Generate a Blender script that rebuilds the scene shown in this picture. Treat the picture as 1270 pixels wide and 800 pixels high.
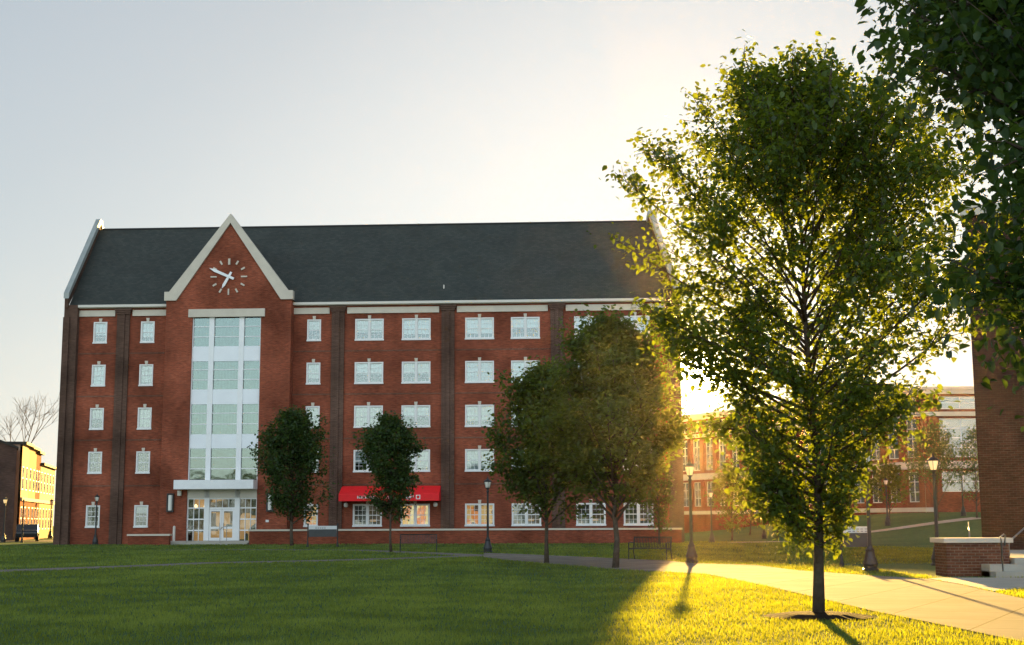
import bpy, math, random
import numpy as np
from mathutils import Vector, Matrix

for o in list(bpy.data.objects): bpy.data.objects.remove(o)
SC = bpy.context.scene
COL = SC.collection
R = math.radians

# ------------------------------------------------------------------ camera
CAMZ = 1.45
PITCH, ROLL, FPX = R(8.4216), R(-0.2413), 1669.97
_F = Vector((0, math.cos(PITCH), math.sin(PITCH)))
_R0 = Vector((1, 0, 0)); _U0 = Vector((0, -math.sin(PITCH), math.cos(PITCH)))
_R = _R0*math.cos(ROLL) + _U0*math.sin(ROLL)
_U = -_R0*math.sin(ROLL) + _U0*math.cos(ROLL)
cam = bpy.data.cameras.new('camera'); camo = bpy.data.objects.new('camera', cam); COL.objects.link(camo)
M = Matrix.Identity(4)
for i, v in enumerate((_R, _U, -_F)):
    for j in range(3): M[j][i] = v[j]
M[2][3] = CAMZ
camo.matrix_world = M
cam.sensor_width = 36; cam.lens = 36*FPX/1270; cam.clip_start = .05; cam.clip_end = 5000
SC.camera = camo

# ------------------------------------------------------------------ world, sun, exposure
SUN_AZ, SUN_EL = R(7.9), R(7.2)
def sdir(az, el): return Vector((math.sin(az)*math.cos(el), math.cos(az)*math.cos(el), math.sin(el)))
SUND = sdir(SUN_AZ, SUN_EL)
W = bpy.data.worlds.new('World'); SC.world = W; W.use_nodes = True
nt = W.node_tree; nt.nodes.clear()
def N(nt, typ, **kw):
    n = nt.nodes.new(typ)
    for k, v in kw.items():
        if k.startswith('i_'): n.inputs[k[2:].replace('_', ' ')].default_value = v
        else: setattr(n, k, v)
    return n
def math_(nt, op, a, b=None, c=None):
    n = nt.nodes.new('ShaderNodeMath'); n.operation = op
    for i, v in enumerate((a, b, c)):
        if v is None: continue
        if hasattr(v, 'links'): nt.links.new(v, n.inputs[i])
        else: n.inputs[i].default_value = v
    return n.outputs[0]
sky = N(nt, 'ShaderNodeTexSky', sky_type='NISHITA')
sky.sun_disc = False; sky.sun_elevation = SUN_EL; sky.sun_rotation = SUN_AZ
sky.altitude = 100; sky.air_density = 1.0; sky.dust_density = 1.2; sky.ozone_density = 1.5
hs = N(nt, 'ShaderNodeHueSaturation'); hs.inputs['Saturation'].default_value = .36
nt.links.new(sky.outputs[0], hs.inputs['Color'])
bg1 = N(nt, 'ShaderNodeBackground'); bg1.inputs['Strength'].default_value = .069
lum = N(nt, 'ShaderNodeRGBToBW'); nt.links.new(hs.outputs[0], lum.inputs[0])
cmp_ = math_(nt, 'DIVIDE', 1.0, math_(nt, 'ADD', 1.0, math_(nt, 'MULTIPLY', lum.outputs[0], .24)))
scl = N(nt, 'ShaderNodeVectorMath', operation='SCALE'); nt.links.new(hs.outputs[0], scl.inputs[0]); nt.links.new(cmp_, scl.inputs['Scale'])
tnt = N(nt, 'ShaderNodeVectorMath', operation='MULTIPLY'); nt.links.new(scl.outputs[0], tnt.inputs[0]); tnt.inputs[1].default_value = (.935, 1.0, 1.045)
# added brightening of the sky behind the camera, to light the shaded facade
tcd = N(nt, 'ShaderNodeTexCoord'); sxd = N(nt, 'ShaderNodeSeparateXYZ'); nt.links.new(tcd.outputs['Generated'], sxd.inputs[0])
back_boost = N(nt, 'ShaderNodeMapRange'); back_boost.interpolation_type = 'SMOOTHSTEP'
back_boost.inputs[1].default_value = .05; back_boost.inputs[2].default_value = .75; back_boost.inputs[3].default_value = 1.0; back_boost.inputs[4].default_value = 3.2
nt.links.new(math_(nt, 'MULTIPLY', sxd.outputs[1], -1.0), back_boost.inputs[0])
bks = N(nt, 'ShaderNodeVectorMath', operation='SCALE'); nt.links.new(tnt.outputs[0], bks.inputs[0]); nt.links.new(back_boost.outputs[0], bks.inputs['Scale'])
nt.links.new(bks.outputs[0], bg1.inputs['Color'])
# aureole of the real sun, in world directions
tc = N(nt, 'ShaderNodeTexCoord')
nrm = N(nt, 'ShaderNodeVectorMath', operation='NORMALIZE'); nt.links.new(tc.outputs['Generated'], nrm.inputs[0])
dt = N(nt, 'ShaderNodeVectorMath', operation='DOT_PRODUCT'); nt.links.new(nrm.outputs[0], dt.inputs[0])
dt.inputs[1].default_value = sdir(SUN_AZ, R(6.1))
d0 = math_(nt, 'MAXIMUM', dt.outputs['Value'], 0.0)
add = None
for p, s, c in ((9000, 14.0, (1, .86, .55)), (1500, .4, (1, .78, .42))):
    b = N(nt, 'ShaderNodeBackground'); b.inputs['Color'].default_value = (*c, 1)
    nt.links.new(math_(nt, 'MULTIPLY', math_(nt, 'POWER', d0, float(p)), s), b.inputs['Strength'])
    a = N(nt, 'ShaderNodeAddShader')
    nt.links.new((add or bg1).outputs[0], a.inputs[0]); nt.links.new(b.outputs[0], a.inputs[1]); add = a
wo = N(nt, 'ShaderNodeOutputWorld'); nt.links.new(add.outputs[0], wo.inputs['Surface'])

sl = bpy.data.lights.new('sun', 'SUN'); sl.energy = 5.0; sl.angle = R(.5); sl.color = (1, .60, .15)
so = bpy.data.objects.new('sun', sl); COL.objects.link(so)
so.rotation_euler = SUND.to_track_quat('Z', 'Y').to_euler()

SC.view_settings.view_transform = 'Standard'; SC.view_settings.look = 'None'
SC.view_settings.gamma = 1; SC.view_settings.use_curve_mapping = False
SC.view_settings.exposure = 2.15
SC.cycles.use_denoising = True
SC.cycles.max_bounces = 8; SC.cycles.transparent_max_bounces = 12; SC.cycles.volume_bounces = 0
SC.cycles.sample_clamp_indirect = 6

# ------------------------------------------------------------------ helpers
def at(px, py, z=0.0):
    """point of the level z seen towards a picture direction"""
    d = _F + _R*((px-635)/FPX) - _U*((py-400)/FPX)
    t = (z-CAMZ)/d.z
    return Vector((d.x*t, d.y*t, z))
def terrain(x, y):
    def ss(v): v = min(1, max(0, v)); return v*v*(3-2*v)
    return 2.1*ss((x-18)/18)*ss((y-62)/52)
def terr_np(x, y):
    ss = lambda v: (lambda w: w*w*(3-2*w))(np.clip(v, 0, 1))
    return 2.1*ss((x-18)/18)*ss((y-62)/52)
def on(px, py):
    d = _F + _R*((px-635)/FPX) - _U*((py-400)/FPX)
    t = 5.0
    while t < 400:
        p = d*t
        if p.z+CAMZ <= terrain(p.x, p.y): break
        t += .05
    return Vector((p.x, p.y, terrain(p.x, p.y)))

class MB:
    def __init__(s): s.v = []; s.f = []
    def quad(s, *p):
        n = len(s.v); s.v += [tuple(q) for q in p]; s.f.append(tuple(range(n, n+len(p))))
    def box(s, x0, x1, y0, y1, z0, z1, T=None):
        n = len(s.v)
        P = [(x0,y0,z0),(x1,y0,z0),(x1,y1,z0),(x0,y1,z0),(x0,y0,z1),(x1,y0,z1),(x1,y1,z1),(x0,y1,z1)]
        if T is not None: P = [tuple(T @ Vector(q)) for q in P]
        s.v += P
        s.f += [tuple(n+i for i in q) for q in ((0,3,2,1),(4,5,6,7),(0,1,5,4),(1,2,6,5),(2,3,7,6),(3,0,4,7))]
        return s
    def tube(s, a, b, r0, r1, k=8, caps=True):
        a, b = Vector(a), Vector(b); d = (b-a)
        if d.length < 1e-6: return s
        d.normalize(); u = d.orthogonal().normalized(); w = d.cross(u); n = len(s.v)
        for c, r in ((a, r0), (b, r1)):
            for i in range(k):
                t = 2*math.pi*i/k; s.v.append(tuple(c+u*(r*math.cos(t))+w*(r*math.sin(t))))
        for i in range(k): j = (i+1) % k; s.f.append((n+i, n+j, n+k+j, n+k+i))
        if caps: s.f.append(tuple(n+k-1-i for i in range(k))); s.f.append(tuple(n+k+i for i in range(k)))
        return s
    def path(s, pts, rad, k=6):
        pts = [Vector(p) for p in pts]; n = len(s.v); m = len(pts)
        ref = None
        for i, p in enumerate(pts):
            d = (pts[min(i+1, m-1)]-pts[max(i-1, 0)]).normalized()
            if ref is None: ref = d.orthogonal().normalized()
            u = (ref-d*ref.dot(d)); u = u.normalized() if u.length > 1e-4 else d.orthogonal().normalized(); ref = u
            w = d.cross(u); r = rad[i] if hasattr(rad, '__len__') else rad
            for j in range(k):
                t = 2*math.pi*j/k; s.v.append(tuple(p+u*(r*math.cos(t))+w*(r*math.sin(t))))
        for i in range(m-1):
            for j in range(k):
                q = (j+1) % k; a = n+i*k
                s.f.append((a+j, a+q, a+k+q, a+k+j))
        s.f.append(tuple(n+k-1-i for i in range(k))); s.f.append(tuple(n+(m-1)*k+i for i in range(k)))
        return s
    def lathe(s, prof, k=16, c=(0,0,0), mod=None):
        n = len(s.v)
        for r, z in prof:
            for i in range(k):
                t = 2*math.pi*i/k; q = r*(mod(i, z) if mod else 1)
                s.v.append((c[0]+q*math.cos(t), c[1]+q*math.sin(t), c[2]+z))
        for a in range(len(prof)-1):
            for i in range(k):
                j = (i+1) % k; b = n+a*k; s.f.append((b+i, b+j, b+k+j, b+k+i))
        s.f.append(tuple(n+k-1-i for i in range(k))); b = n+(len(prof)-1)*k; s.f.append(tuple(b+i for i in range(k)))
        return s
    def prism(s, poly, y0, y1, sh=None):
        """polygon in x,z extruded along y; sh(y) shifts x"""
        n = len(s.v); k = len(poly); g = sh or (lambda y: 0)
        s.v += [(x+g(y0), y0, z) for x, z in poly]+[(x+g(y1), y1, z) for x, z in poly]
        s.f.append(tuple(n+i for i in range(k))); s.f.append(tuple(n+k+k-1-i for i in range(k)))
        for i in range(k): j = (i+1) % k; s.f.append((n+i, n+k+i, n+k+j, n+j))
        return s
    def slab(s, poly, z0, z1):
        n = len(s.v); k = len(poly)
        s.v += [(x, y, z0) for x, y in poly]+[(x, y, z1) for x, y in poly]
        s.f.append(tuple(n+k-1-i for i in range(k))); s.f.append(tuple(n+k+i for i in range(k)))
        for i in range(k): j = (i+1) % k; s.f.append((n+i, n+j, n+k+j, n+k+i))
        return s
    def holes(s, x0, x1, z0, z1, rects, y=0.0, d=.2, zb=None):
        xs = sorted({x0, x1} | {v for r in rects for v in r[:2]}); zs = sorted({z0, z1} | {v for r in rects for v in r[2:]})
        for a, b in zip(xs, xs[1:]):
            run = None
            for c, e in zip(zs, zs[1:]):
                mx, mz = (a+b)/2, (c+e)/2
                if any(r[0] < mx < r[1] and r[2] < mz < r[3] for r in rects):
                    continue
                s.quad((a, y, c), (b, y, c), (b, y, e), (a, y, e))
        for a, b, c, e in rects:
            s.quad((a,y,c),(a,y+d,c),(b,y+d,c),(b,y,c)); s.quad((a,y,e),(b,y,e),(b,y+d,e),(a,y+d,e))
            s.quad((a,y,c),(a,y,e),(a,y+d,e),(a,y+d,c)); s.quad((b,y,c),(b,y+d,c),(b,y+d,e),(b,y,e))
        return s
    def build(s, name, mat, parent=None, loc=None, smooth=False, bevel=0, rz=0):
        me = bpy.data.meshes.new(name); me.from_pydata(s.v, [], s.f); me.update()
        if mat: me.materials.append(mat)
        o = bpy.data.objects.new(name, me); COL.objects.link(o)
        if parent: o.parent = parent
        if loc is not None: o.location = loc
        o.rotation_euler.z = rz
        if smooth: me.polygons.foreach_set('use_smooth', [True]*len(me.polygons))
        if bevel:
            b = o.modifiers.new('bevel', 'BEVEL'); b.width = bevel; b.segments = 2; b.limit_method = 'ANGLE'
        return o
def tag(o, label=None, cat=None, group=None, kind=None):
    for k, v in (('label', label), ('category', cat), ('group', group), ('kind', kind)):
        if v: o[k] = v
    return o
def empty(name, loc=(0,0,0), rz=0, parent=None):
    o = bpy.data.objects.new(name, None); COL.objects.link(o); o.location = loc; o.rotation_euler.z = rz
    o.empty_display_size = .3
    if parent: o.parent = parent
    return o
def copy_tree(o, parent=None):
    c = o.copy(); COL.objects.link(c); c.parent = parent
    for ch in [x for x in bpy.data.objects if x.parent == o]: copy_tree(ch, c)
    return c

# ------------------------------------------------------------------ materials
MATS = {}
def mat(name, col=(.5,.5,.5), rough=.7, metal=0, spec=.5, noise=0, nscale=4, bump=0, bscale=60, emit=None, estr=0):
    m = bpy.data.materials.new(name); m.use_nodes = True; t = m.node_tree; b = t.nodes['Principled BSDF']
    b.inputs['Base Color'].default_value = (*col, 1); b.inputs['Roughness'].default_value = rough
    b.inputs['Metallic'].default_value = metal; b.inputs['Specular IOR Level'].default_value = min(spec, .12) if rough >= .8 and spec == .5 else spec
    tcn = N(t, 'ShaderNodeTexCoord')
    if noise:
        n = N(t, 'ShaderNodeTexNoise'); n.inputs['Scale'].default_value = nscale; n.inputs['Detail'].default_value = 6
        t.links.new(tcn.outputs['Object'], n.inputs['Vector'])
        mr = N(t, 'ShaderNodeMapRange'); mr.inputs[1].default_value = .25; mr.inputs[2].default_value = .75
        mr.inputs[3].default_value = 1-noise; mr.inputs[4].default_value = 1+noise
        t.links.new(n.outputs[0], mr.inputs[0])
        mx = N(t, 'ShaderNodeVectorMath', operation='SCALE'); mx.inputs[0].default_value = col
        t.links.new(mr.outputs[0], mx.inputs['Scale']); t.links.new(mx.outputs[0], b.inputs['Base Color'])
    if bump:
        n = N(t, 'ShaderNodeTexNoise'); n.inputs['Scale'].default_value = bscale; n.inputs['Detail'].default_value = 4
        t.links.new(tcn.outputs['Object'], n.inputs['Vector'])
        bp = N(t, 'ShaderNodeBump'); bp.inputs['Strength'].default_value = bump; bp.inputs['Distance'].default_value = .02
        t.links.new(n.outputs[0], bp.inputs['Height']); t.links.new(bp.outputs[0], b.inputs['Normal'])
    if emit:
        b.inputs['Emission Color'].default_value = (*emit, 1); b.inputs['Emission Strength'].default_value = estr
    return m
def brick(name, c1, c2, mortar, vary=.46, bands=0.0):
    m = bpy.data.materials.new(name); m.use_nodes = True; t = m.node_tree; b = t.nodes['Principled BSDF']
    tcn = N(t, 'ShaderNodeTexCoord'); sp = N(t, 'ShaderNodeSeparateXYZ'); t.links.new(tcn.outputs['Object'], sp.inputs[0])
    xy = math_(t, 'ADD', sp.outputs[0], sp.outputs[1])
    cb = N(t, 'ShaderNodeCombineXYZ'); t.links.new(xy, cb.inputs[0]); t.links.new(sp.outputs[2], cb.inputs[1])
    br = N(t, 'ShaderNodeTexBrick'); br.inputs['Color1'].default_value = (*c1, 1); br.inputs['Color2'].default_value = (*c2, 1)
    br.inputs['Mortar'].default_value = (*mortar, 1); br.inputs['Scale'].default_value = 1
    br.inputs['Brick Width'].default_value = .215; br.inputs['Row Height'].default_value = .075; br.inputs['Mortar Size'].default_value = .009
    t.links.new(cb.outputs[0], br.inputs['Vector'])
    prev = br.outputs[0]
    for sc_, det, lo, hi, st in ((.35, 5, 1-vary, 1+vary, None), (7, 3, 1-vary*.7, 1+vary*.7, (1, 3.0, 1))):
        n = N(t, 'ShaderNodeTexNoise'); n.inputs['Scale'].default_value = sc_; n.inputs['Detail'].default_value = det
        mp = N(t, 'ShaderNodeMapping'); t.links.new(cb.outputs[0], mp.inputs[0])
        if st: mp.inputs['Scale'].default_value = (.35, 2.2, 1)
        t.links.new(mp.outputs[0], n.inputs['Vector'])
        mr = N(t, 'ShaderNodeMapRange'); mr.inputs[1].default_value = .28; mr.inputs[2].default_value = .72
        mr.inputs[3].default_value = lo; mr.inputs[4].default_value = hi; t.links.new(n.outputs[0], mr.inputs[0])
        s_ = N(t, 'ShaderNodeVectorMath', operation='SCALE'); t.links.new(prev, s_.inputs[0]); t.links.new(mr.outputs[0], s_.inputs['Scale'])
        prev = s_.outputs[0]
    t.links.new(prev, b.inputs['Base Color']); b.inputs['Roughness'].default_value = .95; b.inputs['Specular IOR Level'].default_value = .08
    bp = N(t, 'ShaderNodeBump'); bp.inputs['Strength'].default_value = .4; bp.inputs['Distance'].default_value = .01
    t.links.new(br.outputs['Fac'], bp.inputs['Height']); bp.invert = True; t.links.new(bp.outputs[0], b.inputs['Normal'])
    return m
def glass(name, refl=.3, tint=(.8,.9,.9), tcol=(.93,.95,.95)):
    m = bpy.data.materials.new(name); m.use_nodes = True; t = m.node_tree; t.nodes.clear()
    g = N(t, 'ShaderNodeBsdfGlossy'); g.inputs['Roughness'].default_value = .03; g.inputs['Color'].default_value = (*tint, 1)
    nz = N(t, 'ShaderNodeTexNoise'); nz.inputs['Scale'].default_value = .9
    tcn = N(t, 'ShaderNodeTexCoord'); t.links.new(tcn.outputs['Object'], nz.inputs['Vector'])
    bp = N(t, 'ShaderNodeBump'); bp.inputs['Strength'].default_value = .05; bp.inputs['Distance'].default_value = .1
    t.links.new(nz.outputs[0], bp.inputs['Height']); t.links.new(bp.outputs[0], g.inputs['Normal'])
    tr = N(t, 'ShaderNodeBsdfTransparent'); tr.inputs['Color'].default_value = (*tcol,1)
    fr = N(t, 'ShaderNodeFresnel'); fr.inputs['IOR'].default_value = 1.5
    fac = math_(t, 'MINIMUM', math_(t, 'ADD', fr.outputs[0], refl), 1.0)
    mx = N(t, 'ShaderNodeMixShader'); t.links.new(fac, mx.inputs[0]); t.links.new(tr.outputs[0], mx.inputs[1]); t.links.new(g.outputs[0], mx.inputs[2])
    o = N(t, 'ShaderNodeOutputMaterial'); t.links.new(mx.outputs[0], o.inputs['Surface'])
    return m
def foliage(name, cols, trans, tf=.45, rough=.5, spec=.3):
    """leaf material; 'tone' is each leaf's own natural tint"""
    m = bpy.data.materials.new(name); m.use_nodes = True; t = m.node_tree; b = t.nodes['Principled BSDF']
    at_ = N(t, 'ShaderNodeAttribute', attribute_name='tone')
    cr = N(t, 'ShaderNodeValToRGB'); e = cr.color_ramp.elements
    e[0].color = (*cols[0], 1); e[1].color = (*cols[-1], 1)
    if len(cols) > 2: k = e.new(.5); k.color = (*cols[1], 1)
    t.links.new(at_.outputs['Fac'], cr.inputs[0]); t.links.new(cr.outputs[0], b.inputs['Base Color'])
    b.inputs['Roughness'].default_value = rough; b.inputs['Specular IOR Level'].default_value = spec
    tr = N(t, 'ShaderNodeBsdfTranslucent')
    hsn = N(t, 'ShaderNodeMixRGB', blend_type='MULTIPLY'); hsn.inputs[0].default_value = 0
    tr.inputs['Color'].default_value = (*trans, 1)
    mr = N(t, 'ShaderNodeMapRange'); mr.inputs[3].default_value = .7; mr.inputs[4].default_value = 1.25
    t.links.new(at_.outputs['Fac'], mr.inputs[0])
    s_ = N(t, 'ShaderNodeVectorMath', operation='SCALE'); s_.inputs[0].default_value = trans
    t.links.new(mr.outputs[0], s_.inputs['Scale']); t.links.new(s_.outputs[0], tr.inputs['Color'])
    mx = N(t, 'ShaderNodeMixShader'); mx.inputs[0].default_value = tf
    t.links.new(b.outputs[0], mx.inputs[1]); t.links.new(tr.outputs[0], mx.inputs[2])
    t.links.new(mx.outputs[0], t.nodes['Material Output'].inputs['Surface'])
    return m

m_brick = brick('red_brick', (.285,.066,.032), (.205,.048,.026), (.20,.10,.065))
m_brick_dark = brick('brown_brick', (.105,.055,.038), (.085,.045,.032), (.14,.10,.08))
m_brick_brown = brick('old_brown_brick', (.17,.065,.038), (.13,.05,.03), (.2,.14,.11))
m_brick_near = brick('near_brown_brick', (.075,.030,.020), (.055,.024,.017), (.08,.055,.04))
m_stone = mat('pale_precast', (.62,.56,.46), .8, noise=.08, nscale=1.5, bump=.1)
m_trim = mat('white_painted_metal', (.84,.85,.84), .45, noise=.04, nscale=2)
m_frame = mat('white_window_frame', (.78,.78,.75), .5)
m_gutter = mat('cream_gutter', (.66,.62,.54), .5)
m_blind = mat('white_blind', (.80,.82,.78), .8)
m_blind2 = mat('cream_blind', (.74,.72,.62), .8)
m_blind3 = mat('grey_blind', (.62,.66,.66), .8)
m_zinc = mat('grey_metal_coping', (.34,.37,.35), .5, noise=.15, nscale=1)
m_spandrel = mat('pale_blue_panel', (.82,.85,.87), .35, noise=.04, nscale=.8)
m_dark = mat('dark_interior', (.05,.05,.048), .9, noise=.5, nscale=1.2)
m_glass = glass('window_glass', .10)
m_glass_t = glass('tower_glass', .26, (.50,.60,.58), (.50,.59,.58))
m_glass_d = glass('door_glass', .08)
m_black = mat('black_painted_iron', (.018,.02,.02), .42, noise=.25, nscale=9)
m_conc = mat('concrete', (.42,.39,.33), .9, noise=.14, nscale=1.3, bump=.25, bscale=35)
m_red = mat('red_canvas', (.85,.01,.015), .7, noise=.08, nscale=2)
m_white = mat('white_lettering', (.8,.78,.74), .6)
m_bark = mat('grey_brown_bark', (.10,.075,.055), .95, noise=.35, nscale=9, bump=.8, bscale=30)
m_mulch = mat('bark_mulch', (.022,.014,.010), 1, spec=.1, noise=.5, nscale=18, bump=1, bscale=40)
m_steel = mat('brushed_steel_rail', (.34,.33,.32), .3, metal=.9)
m_signgrey = mat('grey_sign_header', (.62,.63,.62), .5)
m_signdark = mat('dark_sign_face', (.03,.035,.04), .35, noise=.3, nscale=3)
m_room = mat('lit_room', (.2,.12,.06), .9)
def lit_room(name, c1, c2, c3, strength, scale=1.4):
    m = bpy.data.materials.new(name); m.use_nodes = True; t = m.node_tree; b = t.nodes['Principled BSDF']
    tcn = N(t, 'ShaderNodeTexCoord'); v = N(t, 'ShaderNodeTexVoronoi'); v.inputs['Scale'].default_value = scale; v.distance = 'CHEBYCHEV'
    t.links.new(tcn.outputs['Object'], v.inputs['Vector'])
    cr = N(t, 'ShaderNodeValToRGB'); cr.color_ramp.interpolation = 'CONSTANT'; e = cr.color_ramp.elements
    e[0].color = (*c1, 1); e[1].position = .62; e[1].color = (*c3, 1); k = e.new(.3); k.color = (*c2, 1)
    sx = N(t, 'ShaderNodeSeparateXYZ'); t.links.new(v.outputs['Color'], sx.inputs[0]); t.links.new(sx.outputs[0], cr.inputs[0])
    t.links.new(cr.outputs[0], b.inputs['Base Color']); t.links.new(cr.outputs[0], b.inputs['Emission Color'])
    b.inputs['Emission Strength'].default_value = strength
    return m
m_lit1 = lit_room('warm_lit_interior', (.9,.32,.08), (.85,.55,.2), (.12,.06,.03), .14)
m_lit2 = lit_room('dim_lit_interior', (.03,.03,.03), (.10,.06,.035), (.7,.38,.14), .10, 1.1)
m_lit3 = lit_room('bright_yellow_interior', (.95,.6,.2), (.9,.35,.15), (.95,.8,.4), .2, 1.8)

# roof shingles
def shingles():
    m = bpy.data.materials.new('dark_slate_shingles'); m.use_nodes = True; t = m.node_tree; b = t.nodes['Principled BSDF']
    tcn = N(t, 'ShaderNodeTexCoord'); sp = N(t, 'ShaderNodeSeparateXYZ'); t.links.new(tcn.outputs['Object'], sp.inputs[0])
    cb = N(t, 'ShaderNodeCombineXYZ'); t.links.new(sp.outputs[0], cb.inputs[0]); t.links.new(math_(t, 'MULTIPLY', sp.outputs[2], 1.4), cb.inputs[1])
    br = N(t, 'ShaderNodeTexBrick'); br.inputs['Color1'].default_value = (.024,.033,.028,1); br.inputs['Color2'].default_value = (.046,.052,.042,1)
    br.inputs['Mortar'].default_value = (.02,.024,.024,1); br.inputs['Scale'].default_value = 1
    br.inputs['Brick Width'].default_value = .3; br.inputs['Row Height'].default_value = .2; br.inputs['Mortar Size'].default_value = .012
    t.links.new(cb.outputs[0], br.inputs['Vector'])
    n = N(t, 'ShaderNodeTexNoise'); n.inputs['Scale'].default_value = .6; n.inputs['Detail'].default_value = 8; t.links.new(tcn.outputs['Object'], n.inputs['Vector'])
    mr = N(t, 'ShaderNodeMapRange'); mr.inputs[3].default_value = .6; mr.inputs[4].default_value = 1.4; t.links.new(n.outputs[0], mr.inputs[0])
    s_ = N(t, 'ShaderNodeVectorMath', operation='SCALE'); t.links.new(br.outputs[0], s_.inputs[0]); t.links.new(mr.outputs[0], s_.inputs['Scale'])
    t.links.new(s_.outputs[0], b.inputs['Base Color']); b.inputs['Roughness'].default_value = .75
    bp = N(t, 'ShaderNodeBump'); bp.inputs['Strength'].default_value = .5; bp.inputs['Distance'].default_value = .02; bp.invert = True
    t.links.new(br.outputs['Fac'], bp.inputs['Height']); t.links.new(bp.outputs[0], b.inputs['Normal'])
    return m
m_roof = shingles()
def lawn():
    m = bpy.data.materials.new('mown_lawn'); m.use_nodes = True; t = m.node_tree; b = t.nodes['Principled BSDF']
    tcn = N(t, 'ShaderNodeTexCoord')
    def nz(s, d=6, mp=None):
        n = N(t, 'ShaderNodeTexNoise'); n.inputs['Scale'].default_value = s; n.inputs['Detail'].default_value = d
        if mp:
            q = N(t, 'ShaderNodeMapping'); q.inputs['Scale'].default_value = mp; t.links.new(tcn.outputs['Object'], q.inputs[0]); t.links.new(q.outputs[0], n.inputs['Vector'])
        else: t.links.new(tcn.outputs['Object'], n.inputs['Vector'])
        return n.outputs[0]
    cr = N(t, 'ShaderNodeValToRGB'); e = cr.color_ramp.elements
    e[0].position = .3; e[0].color = (.055,.11,.045,1); e[1].position = .7; e[1].color = (.125,.18,.075,1)
    mixf = math_(t, 'ADD', math_(t, 'MULTIPLY', nz(.25), .5), math_(t, 'MULTIPLY', nz(3.5, 8), .5))
    t.links.new(mixf, cr.inputs[0]); t.links.new(cr.outputs[0], b.inputs['Base Color'])
    b.inputs['Roughness'].default_value = 1; b.inputs['Specular IOR Level'].default_value = .02
    bp = N(t, 'ShaderNodeBump'); bp.inputs['Strength'].default_value = 1; bp.inputs['Distance'].default_value = .06
    t.links.new(nz(14, 6), bp.inputs['Height']); t.links.new(bp.outputs[0], b.inputs['Normal'])
    return m
m_lawn = lawn()
def paving():
    m = bpy.data.materials.new('concrete_path'); m.use_nodes = True; t = m.node_tree; b = t.nodes['Principled BSDF']
    tcn = N(t, 'ShaderNodeTexCoord')
    n = N(t, 'ShaderNodeTexNoise'); n.inputs['Scale'].default_value = .8; n.inputs['Detail'].default_value = 9; t.links.new(tcn.outputs['Object'], n.inputs['Vector'])
    cr = N(t, 'ShaderNodeValToRGB'); e = cr.color_ramp.elements; e[0].position = .3; e[0].color = (.18,.16,.13,1); e[1].position = .7; e[1].color = (.27,.24,.20,1)
    t.links.new(n.outputs[0], cr.inputs[0])
    mp = N(t, 'ShaderNodeMapping'); mp.inputs['Rotation'].default_value = (0,0,R(28)); t.links.new(tcn.outputs['Object'], mp.inputs[0])
    br = N(t, 'ShaderNodeTexBrick'); br.offset = 0; br.inputs['Color1'].default_value = (1,1,1,1); br.inputs['Color2'].default_value = (.9,.9,.9,1)
    br.inputs['Mortar'].default_value = (.30,.28,.26,1); br.inputs['Scale'].default_value = 1; br.inputs['Brick Width'].default_value = 1.6
    br.inputs['Row Height'].default_value = 1.6; br.inputs['Mortar Size'].default_value = .02; t.links.new(mp.outputs[0], br.inputs['Vector'])
    mx = N(t, 'ShaderNodeMixRGB', blend_type='MULTIPLY'); mx.inputs[0].default_value = 1; t.links.new(cr.outputs[0], mx.inputs[1]); t.links.new(br.outputs[0], mx.inputs[2])
    t.links.new(mx.outputs[0], b.inputs['Base Color']); b.inputs['Roughness'].default_value = .97; b.inputs['Specular IOR Level'].default_value = .06
    n2 = N(t, 'ShaderNodeTexNoise'); n2.inputs['Scale'].default_value = 60; t.links.new(tcn.outputs['Object'], n2.inputs['Vector'])
    bp = N(t, 'ShaderNodeBump'); bp.inputs['Strength'].default_value = .25; bp.inputs['Distance'].default_value = .01
    t.links.new(n2.outputs[0], bp.inputs['Height']); t.links.new(bp.outputs[0], b.inputs['Normal'])
    return m
m_path = paving()

# ------------------------------------------------------------------ ground and paths
xs = np.concatenate([np.linspace(-700,-60,9), np.arange(-56,80,4), np.linspace(84,700,10)])
ys = np.concatenate([np.linspace(-60,56,20), np.arange(60,130,3), np.linspace(134,900,12)])
gb = MB()
for y in ys:
    for x in xs: gb.v.append((x, y, terrain(x, y)))
nx = len(xs)
for j in range(len(ys)-1):
    for i in range(nx-1): a = j*nx+i; gb.f.append((a, a+1, a+nx+1, a+nx))
tag(gb.build('ground', m_lawn, smooth=True), 'broad mown lawn', None, None, 'structure')
def poly_px(pts): return [at(a, b).to_2d() for a, b in pts]
PATHS = []
def flat_path(name, pts2, z, label, mt=None):
    PATHS.append([tuple(p) for p in pts2])
    n = len(pts2)
    b = MB().slab([tuple(p) for p in pts2], -.12, z)
    tag(b.build(name, mt or m_path), label, None, None, 'structure')
near = [(600,691.6),(640,696),(700,701),(764,706.5),(828,710),(878,713),(947,727),(1007,741),(1086,760),(1166,776),(1250,794),(1340,812)]
far = [(1340,757),(1270,744),(1230,735),(1190,726),(1150,719),(1071,714),(987,708),(938,701.5),(858,699),(828,696),(764,693),(640,687.5),(600,686.2)]
flat_path('path', poly_px(near+far), .022, 'wide pale concrete path curving towards the brick steps')
flat_path('path', poly_px([(1190,725.5),(1151,718.6),(1168,717.6),(1400,717.6),(1400,731),(1262,731),(1232,734.6)]), .026, 'shaded concrete apron below the steps', m_conc)
def strip(c, w):
    c = [Vector(p) for p in c]; L, Rr = [], []
    for i, p in enumerate(c):
        d = (c[min(i+1, len(c)-1)]-c[max(i-1, 0)]).normalized(); n_ = Vector((-d.y, d.x))
        L.append(p+n_*w/2); Rr.append(p-n_*w/2)
    return L+Rr[::-1]
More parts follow.
